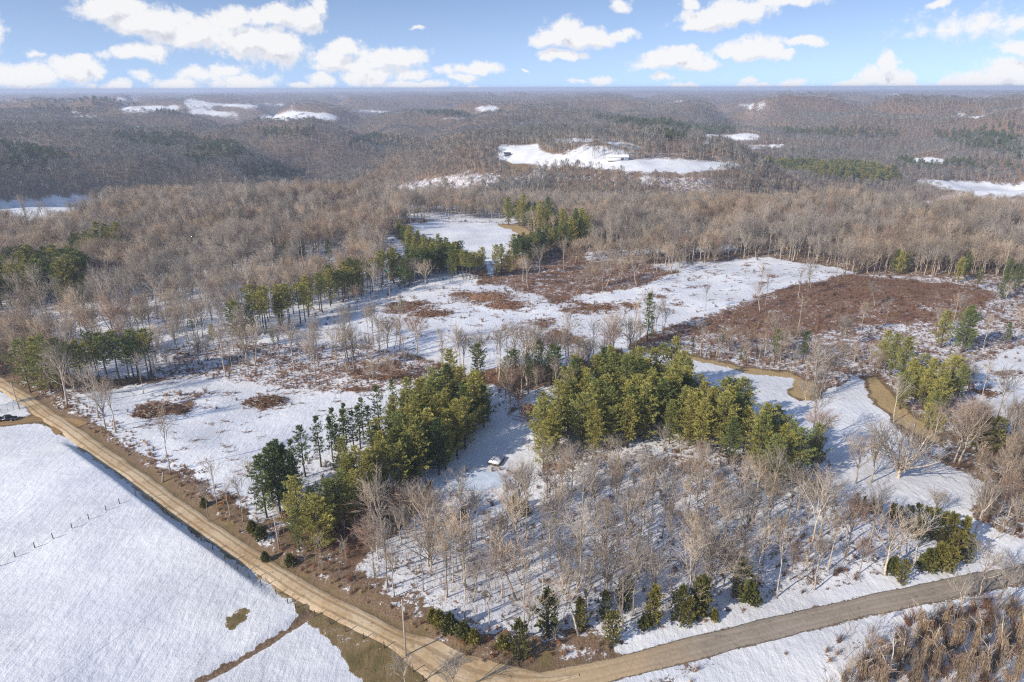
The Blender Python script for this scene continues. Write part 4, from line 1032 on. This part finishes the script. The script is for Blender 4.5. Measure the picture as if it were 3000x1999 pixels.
for r0, r1, sp, off in ((750, 1500, 7.0, 0), (1500, 3200, 10.5, 0), (3200, 7500, 24, 0), (7500, 14000, 60, 0)):
    X, Y, Z, px, py = grid_pts(r0, r1, sp, 42)
    _, _, dens = cover(px, py, X, Y)
    h_px = 16 * F / np.hypot(X, Y) * .6
    _, _, d2 = cover(px, py - h_px, X, Y)
    m = (rng.random(X.size) < dens) & (d2 > .02)
    gk = inpoly(px, py, GROVE_K); g = green_here(px, py, X, Y) | gk
    wide = {10.5: 1.15, 24: 2.1, 60: 3.2}.get(sp, 1.0); tall = {24: 1.05, 60: 1.0}.get(sp, 1.0)
    b = m & ~(g & (rng.random(X.size) < .8)) & ~gk; n = b.sum()
    XX.append(X[b]); YY.append(Y[b]); ZZ.append(Z[b]); 
    s = rng.uniform(.7, 1.15, n) * (1 + .2 * fbm(X[b] / 130, Y[b] / 130, 2)); SS.append(np.column_stack([s * wide, s * wide, s * tall])); II.append(rng.integers(0, 4, n) * 2 + ((fbm(X[b] / 260, Y[b] / 260, 2) + rng.normal(0, .25, n)) > .15 + .5 * (r0 > 1400)) + len(near_meshes))
    e = m & g & ~gk & (rng.random(X.size) < .62); s = rng.uniform(.6, 1.0, e.sum())
    ever.append(np.column_stack([X[e], Y[e], Z[e], s * wide, s * tall, gk[e]]))
SS[0] = np.column_stack([SS[0]] * 3)
XX, YY, ZZ, SS, II = map(np.concatenate, (XX, YY, ZZ, SS, II))
X, Y, Z, px, py = grid_pts(800, 2600, 6.5); gk = inpoly(px, py, GROVE_K); n = gk.sum(); s = rng.uniform(.85, 1.25, n)
ever.append(np.column_stack([X[gk], Y[gk], Z[gk], s * 1.15, s, np.ones(n)])); print('ridge grove', n)
print('bare mass', len(XX))
scatter_mass('bare_forest', near_meshes + far_meshes, XX, YY, ZZ, rng.uniform(0, 6.28, len(XX)), SS, II, "endless leafless grey and tan forest covering the hills behind the clearings", "forest")
E = np.concatenate(ever)
fp = []
for i in range(3):
    tk, cr = pine(950 + i, H=16, start=.1, wid=.26, tiers=10, k=3, L=1.3, w=.26)
    fp.append(mesh_from('far pine', np.concatenate(tk.V + cr.V), np.concatenate([np.concatenate(tk.T), np.concatenate(cr.T) + tk.n]), [M['pine_bark'], M['pine_dark']], np.concatenate([np.zeros(sum(map(len, tk.T))), np.ones(sum(map(len, cr.T)))])))
extra = keepP[300:]
i_e = np.where(E[:, 5] > 0, 3 + rng.choice([1, 1, 2], len(E)), rng.integers(0, 3, len(E)))
if extra:
    ex = np.array([(p[0], p[1], hgt(p[0], p[1]), p[3] / PB[p[2]], p[3] / PB[p[2]], 0) for p in extra]); E = np.concatenate([E, ex])
    i_e = np.concatenate([i_e, [3 + p[2] for p in extra]]); fp += [fused(k) for k in P_KINDS]
print('far evergreens', len(E))
scatter_mass('evergreen_forest', fp, E[:, 0], E[:, 1], E[:, 2], rng.uniform(0, 6.28, len(E)), np.column_stack([E[:, 3], E[:, 3], E[:, 4]]), i_e, "dark evergreen stands scattered through the distant leafless hills", "evergreen forest")

# ------------------------------------------------------------------ undergrowth
sap = [fused((0, 0, 0, *bare_tree(1200 + i, H=6 + i, fork=.35, spread=.35, nl=4, dense=.62, trunk_r=.05, twig=.022), M['trunk'], M[c])) for i, c in enumerate(['twig_tan', 'twig_grey', 'twig_red', 'twig_tan'])]
X, Y, Z, px, py = grid_pts(85, 420, 3.4)
m = (inpoly(px, py, W1) | inpoly(px, py, RIGHT) | inpoly(px, py, RB) | inpoly(px, py, LFRONT) | inpoly(px, py, [(1950,1480),(2120,1400),(2400,1350),(2500,1650),(1850,1650)]) | inpoly(px, py, [(600,1180),(850,1100),(1000,1160),(850,1290),(830,1400),(640,1290)])) & road_far(X, Y, 4.5) & (rng.random(X.size) < np.where(inpoly(px, py, W1), .5, .9))
scatter_mass('saplings', sap, X[m], Y[m], Z[m], rng.uniform(0, 6.28, m.sum()), rng.uniform(.45, 1.15, m.sum()), rng.integers(0, 4, m.sum()), "thin leafless saplings filling the wood between the trees", "saplings", rng.normal(0, .07, (m.sum(), 2)))
brushes = [shrub(1300, 1.2, 22, .03).mesh('brush', M['brush_tan']), shrub(1301, 1.5, 26, .03).mesh('brush', M['brush_red']), shrub(1302, .7, 26, .03, 1.0).mesh('brush', M['brush_tan']),
           shrub(1303, 1.0, 16, .03, .9, leaf=16).mesh('brush', M['leaf_rust']), shrub(1304, 2.4, 34, .03).mesh('brush', M['brush_red']), shrub(1305, 2.2, 30, .03, .6).mesh('brush', M['vine'])]
X, Y, Z, px, py = grid_pts(60, 560, 1.9)
sn, hu, dn = cover(px, py, X, Y)
d1, s1, a1 = np.full(X.shape, 99.), np.zeros(X.shape), np.zeros(X.shape)
m_ = np.hypot(X, Y) < 420; d1[m_], s1[m_], a1[m_] = dist_poly(X[m_], Y[m_], dirt_k)
bankm = (s1 < 0) & (d1 > 3.9) & (d1 < 11) & (a1 > 25)
far_ok = road_far(X, Y, 3.9)
prob = np.where(bankm, .85, np.clip((.80 - sn) * 1.3, 0, .75) * (hu > .28))
prob = np.where(inpoly(px, py, W1), .12 + .5 * (fbm(X / 11, Y / 7, 3) > .42), prob)
prob = np.where(inpoly(px, py, [(1055,1088),(1120,1070),(1165,1068),(1205,1085),(1215,1140),(1150,1150),(1165,1105),(1140,1085),(1100,1090)]) | inpoly(px, py, [(1000,1135),(1160,1140),(1150,1165),(1000,1160)]), .5, prob)
vinez = inpoly(px, py, [(1900,1600),(1960,1530),(2010,1480),(2090,1430),(2200,1400),(2353,1385),(2500,1400),(2500,1700),(1850,1700)])
prob = np.where(vinez, .95, prob)
corner = inpoly(px, py, [(1000,1480),(1130,1440),(1290,1500),(1300,1530),(1150,1545),(1050,1520)]); prob = np.where(corner, .8, prob)
prob = np.where((py > 1300) & (px < 1000) & (s1 > 0), 0, prob)
prob *= np.where(np.hypot(X, Y) > 330, .6, 1)
m = (rng.random(X.size) < prob) & far_ok & (py < 1750)
n = m.sum(); hh = hu[m]
pick = np.where(rng.random(n) < .5, rng.choice([1, 4, 1], n), rng.choice([0, 2], n))
pick = np.where(hh < .5, rng.choice([0, 2, 2], n), pick)
pick = np.where(bankm[m], rng.choice([0, 2, 2, 1, 3], n), pick)
pick = np.where(corner[m], rng.choice([3, 3, 2, 0], n), pick)
pick = np.where(vinez[m], rng.choice([5, 5, 4, 0], n), pick)
pick = np.where((rng.random(n) < .12) & inpoly(px[m], py[m], W1), 3, pick)
print('brush', n)
scatter_mass('dry_brush', brushes, X[m], Y[m], Z[m], rng.uniform(0, 6.28, n), rng.uniform(.5, 1.15, n) * np.where(vinez[m], 1.5, 1), pick, "dry tan and red-brown brush and weeds along banks and rough ground", "brush", rng.normal(0, .2, (n, 2)))
# cut wood strewn over the cleared ground
deb = [debris(1400 + i, 6 + i, 1.1 + .2 * i).mesh('debris', M['slash']) for i in range(4)]
X, Y, Z, px, py = grid_pts(120, 480, 2.6)
sl = np.zeros(X.shape)
for (cx, cy, a, b) in SLASH: sl = np.maximum(sl, 1 - np.clip(((px - cx) / a) ** 2 + ((py - cy) / b) ** 2, 0, 2) / 1.3)
CLR = [COVER[13][0], COVER[14][0]]
inc = np.zeros(X.shape, bool)
for i_, c in enumerate(COVER):
    if c[1] in (.80, .77): inc |= inpoly(px, py, c[0])
strip = inpoly(px, py, COVER[7][0])
prob = np.maximum(np.where(inc, .12, 0), np.where((sl > 0), .9 * sl + .1, 0)); prob = np.maximum(prob, np.where(strip, .3, 0))
m = rng.random(X.size) < prob; n = m.sum()
scatter_mass('slash_debris', deb, X[m], Y[m], Z[m], rng.uniform(-.5, .9, n), rng.uniform(.6, 1.5, n), rng.integers(0, 4, n), "cut branches and stumps strewn over the snow of the cleared ground", "debris")

# ------------------------------------------------------------------ brush piles
def brush_pile(px, py, aw, bw, hh, label, n=260, mat='slash'):
    x, y, z = at(px, py); sc = math.hypot(x, y) * 1.03 / F
    A = aw * sc; B_ = bw * sc / max(.25, math.sin(math.atan2(CAM_H, math.hypot(x, y)))) * .8
    rg = np.random.default_rng(int(px)); b = MB(); c = MB()
    for k in range(n):
        u = math.sqrt(rg.random()); az = rg.uniform(0, 6.28); X = A * u * math.cos(az); Y = B_ * u * math.sin(az)
        top = hh * max(.05, 1 - u ** 1.6) * (1 + .3 * math.sin(X * 1.3 + 1) * math.cos(Y * 1.7))
        zz = hgt(x + X, y + Y) - z + top * rg.uniform(.4, 1.0); l = rg.uniform(.7, 2.6); a2 = rg.normal() * .9
        d = np.array([math.cos(a2), math.sin(a2), rg.normal() * .28]) * l
        (c if k % 4 == 0 else b).tube([np.array([X, Y, zz]) - d / 2, np.array([X, Y, zz + .05]), np.array([X, Y, zz]) + d / 2], [rg.uniform(.06, .18), .09, .03], 4, 0, False)
    # packed earth and bark core
    m_ = 16; V = [(0, 0, hh * .5)]; T = []
    for r_ in (1, 2, 3):
        for k in range(m_):
            a = 2 * math.pi * k / m_; q = r_ / 3 * (.86 + .1 * math.sin(k * 2.7 + px))
            X, Y = A * q * math.cos(a), B_ * q * math.sin(a)
            V.append((X, Y, hgt(x + X, y + Y) - z + hh * .5 * (1 - (r_ / 3) ** 1.5) - (.25 if r_ == 3 else 0)))
    for k in range(m_): T.append((0, 1 + k, 1 + (k + 1) % m_))
    for r_ in range(2):
        for k in range(m_):
            a0 = 1 + r_ * m_ + k; a1 = 1 + r_ * m_ + (k + 1) % m_; T += [(a0, a0 + m_, a1 + m_), (a0, a1 + m_, a1)]
    o = bpy.data.objects.new('brush_pile', None); COL.objects.link(o); o.location = (x, y, z)
    b.build('branches', M[mat], o); c.build('logs', M['log'], o)
    core = MB(); core.add(V, T); core.build('core', M['slash'], o)
    tag(o, label, 'brush pile', 'brush piles in the clearings')
for a in [(375,942,60,14,1.6,"long red-brown brush pile left of the round one in the left snow field"),
          (338,954,34,9,1.4,"small dark brush pile at the lower left end of the long one"),
          (612,925,52,17,2.6,"round red-brown brush pile alone in the left snow field"),
          (930,702,46,9,1.3,"flat brush heap at the left of the great clearing"),
          (985,722,50,10,1.5,"ragged brush heap below the flat one in the great clearing"),
          (1120,684,60,12,2.2,"large tangled brush pile in the middle of the great clearing"),
          (1160,704,46,11,1.8,"brush pile with long limbs at the lower right of the largest pile"),
          (1370,708,60,6,1.0,"low strip of brush on the right side of the great clearing"),
          (1288,772,30,9,1.2,"broken brush heap on the diagonal track across the great clearing"),
          (890,868,80,7,1.1,"long windrow of red-brown slash above the left snow field")]:
    brush_pile(*a)

# ------------------------------------------------------------------ fences
def fence(name, pts, label, posts=True):
    P3 = [at(*p) for p in pts]; o0 = P3[0]
    o = bpy.data.objects.new(name, None); COL.objects.link(o); o.location = o0; L = []
    for k, p in enumerate(P3):
        rel = np.array(p) - np.array(o0); b = MB(); h = 1.45 + .15 * math.sin(k * 3.1); lx, ly = .06 * math.sin(k * 2.2), .05 * math.cos(k * 1.7)
        b.tube([rel + (0, 0, -.4), rel + (lx * .5, ly * .5, h * .5), rel + (lx, ly, h)], [.11, .10, .09], 7)
        b.build('post', M['post'], o); L.append(rel)
    w = MB()
    for hh in (.4, .8, 1.2):
        for a, b_ in zip(L[:-1], L[1:]):
            n = 4; w.tube([a + (b_ - a) * t / n + np.array([0, 0, hh - .05 * math.sin(math.pi * t / n)]) for t in range(n + 1)], [.012] * (n + 1), 3, 0, False)
    w.build('wire', M['wire'], o)
    return tag(o, label, 'fence')
def Z1(l): return [(a / 2.24 / 1.275, (1299 + b / 2.24) / 1.275) for a, b in l]
fence('pasture_fence', Z1([(-230,900),(-110,855),(0,805),(100,748),(228,686),(350,626),(473,558),(583,500),(697,441),(785,397),(893,347)]), "wire fence on dark posts running across the left snow pasture")
fence('roadside_fence', Z1([(940,352),(1002,382),(1067,434),(1130,487),(1195,540),(1258,592),(1322,642),(1397,699),(1477,762),(1558,827),(1636,880),(1715,934),(1812,992),(1890,1052),(1940,1084),(2066,1138),(2168,1188)]) +
      [((1000 + a / 2.24) / 1.275, (1299 + b / 2.24) / 1.275) for a, b in [(30,1238),(145,1284),(283,1345),(380,1430),(470,1502),(540,1562)]], "wire fence on short posts along the pasture side of the dirt road")

# ------------------------------------------------------------------ poles and power line
tops = {}
def utility_pole(key, px, py, H, label, arm=True, lean=(0, 0), box=False):
    x, y, z = at(px, py); o = bpy.data.objects.new('utility_pole', None); COL.objects.link(o); o.location = (x, y, z)
    b = MB(); b.tube([(0, 0, -1), (lean[0] * .5, lean[1] * .5, H * .5), (lean[0], lean[1], H)], [.17, .15, .11], 10); b.build('pole', M['pole'], o, smooth=True)
    i = MB(); i.tube([(lean[0], lean[1], H), (lean[0], lean[1], H + .1), (lean[0], lean[1], H + .22), (lean[0], lean[1], H + .3)], [.05, .09, .07, .04], 8); i.build('insulator', M['white'], o)
    br = MB(); br.tube([(lean[0], lean[1], H - 1.2), (lean[0] + .35, lean[1] - .1, H - 1.1)], [.04, .04], 6); br.tube([(lean[0] + .35, lean[1] - .1, H - 1.15), (lean[0] + .35, lean[1] - .1, H - .95)], [.06, .05], 6); br.build('bracket', M['metal'], o)
    if box:
        c = MB(); c.tube([(lean[0] + .38, lean[1], H - 2.3), (lean[0] + .38, lean[1], H - 2.2), (lean[0] + .38, lean[1], H - 1.5), (lean[0] + .38, lean[1], H - 1.4)], [.2, .26, .26, .16], 12); c.build('transformer', M['pole'], o)
    tops[key] = np.array([x + lean[0], y + lean[1], z + H]); tag(o, label, 'utility pole', 'utility poles beside the dirt road')
utility_pole('yard', 45, 941, 9.5, "grey utility pole in the snowy yard beside the driveway", lean=(-.5, .1))
utility_pole('mid', 643, 1264, 9.5, "thin grey utility pole on the brown bank of the dirt road", lean=(-.35, 0))
utility_pole('front', 933, 1509, 13, "tall thick utility pole near the junction casting a shadow across the road", box=True)
def wire(a, b, sag, label, r=.022):
    n = 26; m = MB(); a = np.array(a); b = np.array(b)
    m.tube([a + (b - a) * t / n - np.array([0, 0, sag * 4 * (t / n) * (1 - t / n)]) for t in range(n + 1)], [r] * (n + 1), 4, 0, False)
    o = link('power_line', m.mesh('power_line', M['wire'])); tag(o, label, 'power line')
ox, oy, oz = at(120, 1680)
wire(tops['mid'], (ox, oy, oz + 9), 1.6, "power line crossing the left snow pasture down to the bottom edge")
wire(tops['mid'], tops['front'], 1.2, "power line strung along the dirt road between the two lower poles", .014)
wire(tops['yard'], tops['mid'], 2.0, "power line strung from the yard pole over the left snow field", .012)

# ------------------------------------------------------------------ pickup truck and corral in the yard
def pickup(px, py, rotz):
    x, y, z = at(px, py); o = bpy.data.objects.new('pickup_truck', None); COL.objects.link(o); o.location = (x, y, z + .02); o.rotation_euler = (0, 0, rotz)
    b = MB(); b.box((0, 0, .72), (5.5, 1.9, .42)); b.box((1.95, 0, 1.02), (1.55, 1.84, .26), taper=.95)
    b.box((-1.75, -.9, 1.05), (2.0, .08, .38)); b.box((-1.75, .9, 1.05), (2.0, .08, .38)); b.box((-2.7, 0, 1.02), (.08, 1.86, .36)); b.box((0, 0, .5), (4.6, 1.5, .2))
    b.build('body', M['paint'], o)
    c = MB(); c.box((.15, 0, 1.12), (2.1, 1.84, .5)); c.box((.1, 0, 1.6), (1.9, 1.7, .5), taper=.84); c.build('cab', M['paint'], o)
    g = MB(); g.box((1.03, 0, 1.58), (.03, 1.35, .34)); g.box((-.82, 0, 1.6), (.03, 1.3, .32)); g.box((.1, -.822, 1.58), (1.4, .02, .32)); g.box((.1, .822, 1.58), (1.4, .02, .32)); g.build('window', M['glass'], o)
    f = MB(); f.box((2.79, 0, .6), (.14, 1.86, .24)); f.box((-2.79, 0, .6), (.14, 1.8, .2)); f.build('bumper', M['chrome'], o)
    for sx_ in (-1.75, 1.75):
        for sy_ in (-.86, .86):
            w = MB(); w.tube([(sx_, sy_ - .12, .39), (sx_, sy_ - .13, .39), (sx_, sy_ + .13, .39), (sx_, sy_ + .12, .39)], [.3, .39, .39, .3], 20); wo_ = w.build('wheel', M['rubber'], o)
            r_ = MB(); r_.tube([(sx_, sy_ - .14, .39), (sx_, sy_ + .14, .39)], [.2, .2], 14); r_.build('rim', M['chrome'], wo_)
    for sy_ in (-.7, .7):
        h = MB(); h.box((2.74, sy_, .98), (.06, .34, .16)); h.build('headlight', M['white'], o)
        h = MB(); h.box((-2.76, sy_ * 1.15, .98), (.04, .16, .3)); h.build('tail_light', M['lamp'], o)
    tag(o, "black pickup truck parked beside the driveway at the left edge", 'pickup truck')
pickup(17, 967, .12)
def panel(px0, py0, px1, py1, label, k):
    a = at(px0, py0); c = at(px1, py1); o = bpy.data.objects.new('corral_panel', None); COL.objects.link(o); o.location = a
    d = np.array(c) - np.array(a); f = MB(); r_ = MB()
    for e in (np.zeros(3), d): f.tube([e + (0, 0, 0), e + (0, 0, .85), e + (0, 0, 1.7)], [.04, .04, .04], 6)
    f.tube([np.array([0, 0, 1.7]), d / 2 + (0, 0, 1.7), d + (0, 0, 1.7)], [.04] * 3, 6); f.build('frame', M['metal'], o)
    for q in range(5): h = .25 + .27 * q; r_.tube([(0, 0, h), d / 2 + (0, 0, h), d + (0, 0, h)], [.025] * 3, 5)
    r_.build('rail', M['metal'], o); tag(o, label, 'corral panel', 'dark steel corral panels behind the pickup')
PN = [(-14,955),(3,949),(18,944),(32,941),(46,939),(60,940),(68,947)]
for k, ((a, b_), (c, d)) in enumerate(zip(PN[:-1], PN[1:])): panel(a, b_, c, d, "dark steel corral panel behind the pickup truck, %s from left" % ORD[k] if k else "leftmost dark steel corral panel behind the pickup truck", k)

# ------------------------------------------------------------------ pond, shed, junk
def blob_sheet(name, cx, cy, a, b, mat, lift, kind='structure', label=None):
    x, y, z = at(cx, cy); n = 60; V = [(0, 0, 0)]; T = []
    for k in range(n):
        t = 2 * math.pi * k / n; r_ = 1 + .10 * math.sin(2 * t + 1) + .05 * math.sin(5 * t)
        V.append((a * r_ * math.cos(t), b * r_ * math.sin(t), 0))
        T.append((0, 1 + k, 1 + (k + 1) % n))
    zz = max(hgt(x + v[0], y + v[1]) for v in V)
    m = MB(); m.add(V, T); o = m.build(name, mat, loc=(x, y, zz + lift)); return tag(o, label, kind=kind)
M['ice'] = simple('shade-blue snowy ice', (.50, .60, .74), (.72, .78, .86), .35, .45, .4)  # snow on ice, with the blue of shade mixed into its colour
blob_sheet('frozen_pond', 1092, 1106, 7.5, 5.6, M['ice'], .04)
def shed(px, py, rotz):
    x, y, z = at(px, py); o = bpy.data.objects.new('shed', None); COL.objects.link(o); o.location = (x, y, z); o.rotation_euler = (0, 0, rotz)
    b = MB(); b.box((0, 0, .1), (3.0, 4.5, 1.1)); b.build('wall', M['shed'], o)
    r_ = MB(); r_.box((0, 0, .74), (3.4, 5.0, .2)); r_.build('roof', M['shed'], o)
    s = MB(); s.box((0, 0, .89), (3.3, 4.9, .1)); s.build('snow_cover', M['snow'], o)
    d = MB(); d.box((.3, -2.275, .25), (.8, .04, .7)); d.build('door', M['post'], o)
    for q in ((-.7, -.3), (.8, 1.0)):
        v = MB(); v.box((q[0], q[1], .965), (.25, .7, .05), rot=.5); v.build('board', M['post'], o)
    tag(o, "low shed with flat snow-covered roof at the edge of the frozen pond", 'shed')
shed(1141, 1062, -.4)
def junk():
    x, y, z = at(1236, 945); o = bpy.data.objects.new('tarp_shelter', None); COL.objects.link(o); o.location = (x, y, z); o.rotation_euler = (0, 0, .2)
    b = MB(); b.box((0, 0, 1.0), (5.0, 3.0, 2.0)); b.build('wall', M['shed'], o)
    # sagging tarp roof
    V = []; T = []
    for i in range(9):
        for j in range(7):
            u, v = -2.8 + 5.6 * i / 8, -1.8 + 3.6 * j / 6
            V.append((u, v, 2.7 - .35 * abs(v) - .14 * math.sin(i * 1.3) * math.cos(j * 1.1) - .02 * u * u))
    for i in range(8):
        for j in range(6): a = i * 7 + j; T += [(a, a + 7, a + 8), (a, a + 8, a + 1)]
    t = MB(); t.add(V, T); t.add(np.array(V) - (0, 0, .05), [q[::-1] for q in T]); t.build('tarp', M['tarp'], o)
    r_ = MB(); r_.box((-1.2, -1.9, 2.35), (1.6, .6, .08)); r_.box((-2.2, -1.5, 2.55), (.8, 1.0, .08), rot=.4); r_.build('roof_sheet', M['redmetal'], o)
    d = MB(); d.box((1.3, -1.515, .9), (1.2, .04, 1.6)); d.build('opening_shade', M['paint'], o)  # flat black panel on the solid wall, painted-in darkness of a doorway
    tag(o, "ramshackle shelter under a blue tarp with red scraps between the two pine groves", 'shelter')
junk()
def log(px, py, px2, py2, r, label, m='log', name='fallen_log'):
    a = np.array(at(px, py)); c = np.array(at(px2, py2)); d = c - a; b = MB()
    b.tube([(0, 0, r), d * .5 + (0, 0, r + .1), d + (0, 0, r)], [r, r * .85, r * .6], 8)
    o = b.build(name, M[m], loc=a, smooth=True); tag(o, label, 'log', 'fallen logs')
log(1168, 953, 1232, 969, .12, "long pale pole lying on the snow below the shelter, upper of two", 'white_bark')
log(1177, 963, 1222, 975, .12, "long pale pole lying on the snow below the shelter, lower of two", 'white_bark')
log(1255, 946, 1292, 957, .16, "snowy log to the right of the blue tarp shelter", 'white_bark')
log(430, 871, 478, 856, .22, "straight pale log on the snow above the left snow field", 'log')
def lattice(px, py):
    x, y, z = at(px, py); b = MB(); rg = np.random.default_rng(4)
    c = [(-1.4, -1, 0), (1.6, -1, 0), (1.6, 1.2, 0), (-1.4, 1.2, 0)]
    for k in range(4):
        a, d = np.array(c[k]), np.array(c[(k + 1) % 4]); b.tube([a, a + (0, 0, 1.8)], [.07, .06], 6); b.tube([a + (0, 0, 1.75), d + (0, 0, 1.75)], [.06, .06], 6)
        b.tube([a + (0, 0, .3), d + (0, 0, 1.6)], [.05, .04], 5)
    o = b.build('wooden_frame', M['log'], loc=(x, y, z), rotz=.3); tag(o, "open wooden frame on the snow left of the big pine grove", 'frame')
lattice(1222, 1030)
def rust_tree(px, py, H, label):
    x, y, z = at(px, py); tk, cr = bare_tree(77, H=H, fork=.15, spread=.9, nl=8, dense=.7); lf = MB(); rg = np.random.default_rng(3)
    for k in range(420):
        a = rg.uniform(0, 6.28); u = math.sqrt(rg.random()) * H * .42; zz = H * (.25 + .7 * rg.random() * (1 - .4 * (u / (H * .42)) ** 2))
        tuft(lf, np.array([u * math.cos(a), u * math.sin(a), zz]), np.array([0, 0, 1.]), .35, .14, 3, rg)
    o = bpy.data.objects.new('oak_tree', None); COL.objects.link(o); o.location = (x, y, z)
    tk.build('trunk', M['trunk'], o); cr.build('crown', M['twig_tan'], o); lf.build('dead_leaves', M['leaf_rust'], o); tag(o, label, 'oak', 'oaks holding their dead leaves')
rust_tree(1212, 968, 6.5, "rusty-leaved young oak just below the blue tarp shelter")
rust_tree(1190, 925, 7, "orange-brown leafy oak behind the blue tarp shelter")
def snag(px, py, H, r, label, rotz=0):
    x, y, z = at(px, py); b = MB(); rg = np.random.default_rng(int(px)); l = rg.normal(size=2) * .08 * H
    b.tube([(0, 0, -.3), (l[0] * .3, l[1] * .3, H * .4), (l[0], l[1], H)], [r, r * .8, r * .5], 7)
    for k in range(4): q = .5 + .12 * k; b.twig((l[0] * q, l[1] * q, H * q), (l[0] * q + rg.normal(), l[1] * q + rg.normal(), H * q + .6), .07)
    tag(b.build('tree_stump', M['trunk'], loc=(x, y, z)), label, 'stump', 'broken stumps')
snag(374, 1109, 3.2, .3, "broken reddish stump on the bank beside the dirt road")
snag(2252, 1062, 6, .3, "broken pale trunk standing at the right edge of the snow field")
def vine_tree(seed, px, py, H, label):
    x, y, z = at(px, py); rg = np.random.default_rng(seed); tk = MB(); v = MB(); l = rg.normal(size=2) * .13 * H
    pts = [np.array([l[0] * t, l[1] * t, H * t - .3 * (t == 0)]) for t in (0, .3, .6, 1)]
    tk.tube(pts, [.26, .2, .16, .07], 6); limbs = []
    for k in range(6):
        t = rg.uniform(.45, .98); p = np.array([l[0] * t, l[1] * t, H * t]); a = rg.uniform(0, 6.28); e = p + np.array([math.cos(a), math.sin(a), rg.uniform(.2, 1)]) * rg.uniform(1, 2.6)
        tk.tube([p, (p + e) / 2 + (0, 0, .1), e], [.09, .06, .03], 4); limbs.append((p, e))
    for k in range(230):
        if k % 3: t = rg.uniform(.1, 1); p = np.array([l[0] * t, l[1] * t, H * t]) + rg.normal(size=3) * .25
        else: a, e = limbs[k % 6]; p = a + (e - a) * rg.random() + rg.normal(size=3) * .15
        dz = min(p[2] + .1, rg.uniform(1.2, 4)); a = rg.uniform(0, 6.28); o_ = rg.uniform(.1, .9) * (1 - p[2] / H * .5)
        m_ = p + np.array([math.cos(a) * o_, math.sin(a) * o_, -dz * .45]); e = p + np.array([math.cos(a) * o_ * 1.3, math.sin(a) * o_ * 1.3, -dz])
        v.tube([p, m_, e], [.035, .03, .02], 3, 0, False)
    o = bpy.data.objects.new('vine_covered_tree', None); COL.objects.link(o); o.location = (x, y, z)
    tk.build('trunk', M['trunk'], o); v.build('vines', M['vine'], o); tag(o, label, 'dead tree', 'vine-draped trees below the paved road')
VT = [(1985,1560,4.5),(2030,1575,6),(2070,1545,7.5),(2105,1570,8),(2125,1520,8.5),(2150,1558,8),(2180,1500,8),(2205,1560,8),(2235,1520,9),(2262,1565,8),(2300,1530,9),(2330,1570,8),(2345,1500,9),(2120,1470,7),(2160,1450,6),(2010,1530,5)]
VT.sort()
for i, (a, b_, h) in enumerate(VT):
    vine_tree(60 + i, a, b_, h, "brown vine-draped tree below the paved road, " + ("leftmost" if i == 0 else ORD[i] + " from left" if i < len(VT) - 1 else "rightmost"))
# farm buildings far off
def barn(px, py, L, Wd, H, rotz, label, wall='white', roof='metal'):
    x, y, z = at(px, py); o = bpy.data.objects.new('barn', None); COL.objects.link(o); o.location = (x, y, z); o.rotation_euler = (0, 0, rotz)
    b = MB(); b.box((0, 0, H / 2 - .3), (L, Wd, H + .6)); b.add([(-L / 2, -Wd / 2, H), (-L / 2, Wd / 2, H), (-L / 2, 0, H + Wd * .25), (L / 2, -Wd / 2, H), (L / 2, Wd / 2, H), (L / 2, 0, H + Wd * .25)], [(0, 2, 1), (3, 4, 5)]); b.build('wall', M[wall], o)
    r_ = MB(); e = .5
    for s in (-1, 1):
        A = np.array([(-L / 2 - e, s * (Wd / 2 + e), H - e * .5), (L / 2 + e, s * (Wd / 2 + e), H - e * .5), (L / 2 + e, 0, H + Wd * .25 + .1), (-L / 2 - e, 0, H + Wd * .25 + .1)])
        r_.add(A, [(0, 1, 2), (0, 2, 3)]); r_.add(A + (0, 0, .12), [(0, 1, 2), (0, 2, 3)])
    r_.build('roof', M[roof], o)
    d = MB(); d.box((L * .2, -Wd / 2 - .03, 1.6), (3.6, .06, 3.2)); d.build('door', M['metal'], o); tag(o, label, 'barn')
barn(1418, 368, 28, 11, 4, 0.05, "long white barn on the far snowy ridge field", 'white', 'snow')
barn(1166, 358, 9, 7, 3, .1, "small dark barn at the left end of the far ridge field", 'metal', 'metal')
barn(905, 634, 9, 6, 2.6, .3, "green-roofed cabin half hidden behind the row of tall pines", 'shed', 'green_roof')
barn(690, 263, 30, 12, 5, 0, "white farm building on the distant snow field left of centre", 'white', 'snow')
write_labels()

# ------------------------------------------------------------------ air
hz = MB(); hz.box((0, 11900, -90), (46000, 24400, 400))
HAZE = True
if HAZE:
    hm = bpy.data.materials.new('haze'); hm.use_nodes = True; t = NT(hm.node_tree); t.n.clear()
    out = t.node('ShaderNodeOutputMaterial'); pv = t.node('ShaderNodeVolumePrincipled')
    pv.inputs['Color'].default_value = (.68, .79, 1.0, 1); pv.inputs['Density'].default_value = 1.15e-4; pv.inputs['Anisotropy'].default_value = .1
    t.l.new(pv.outputs[0], out.inputs['Volume'])
    ho = hz.build('haze', hm); tag(ho, kind='stuff', label="thin bluish winter haze over the far hills", cat="haze")
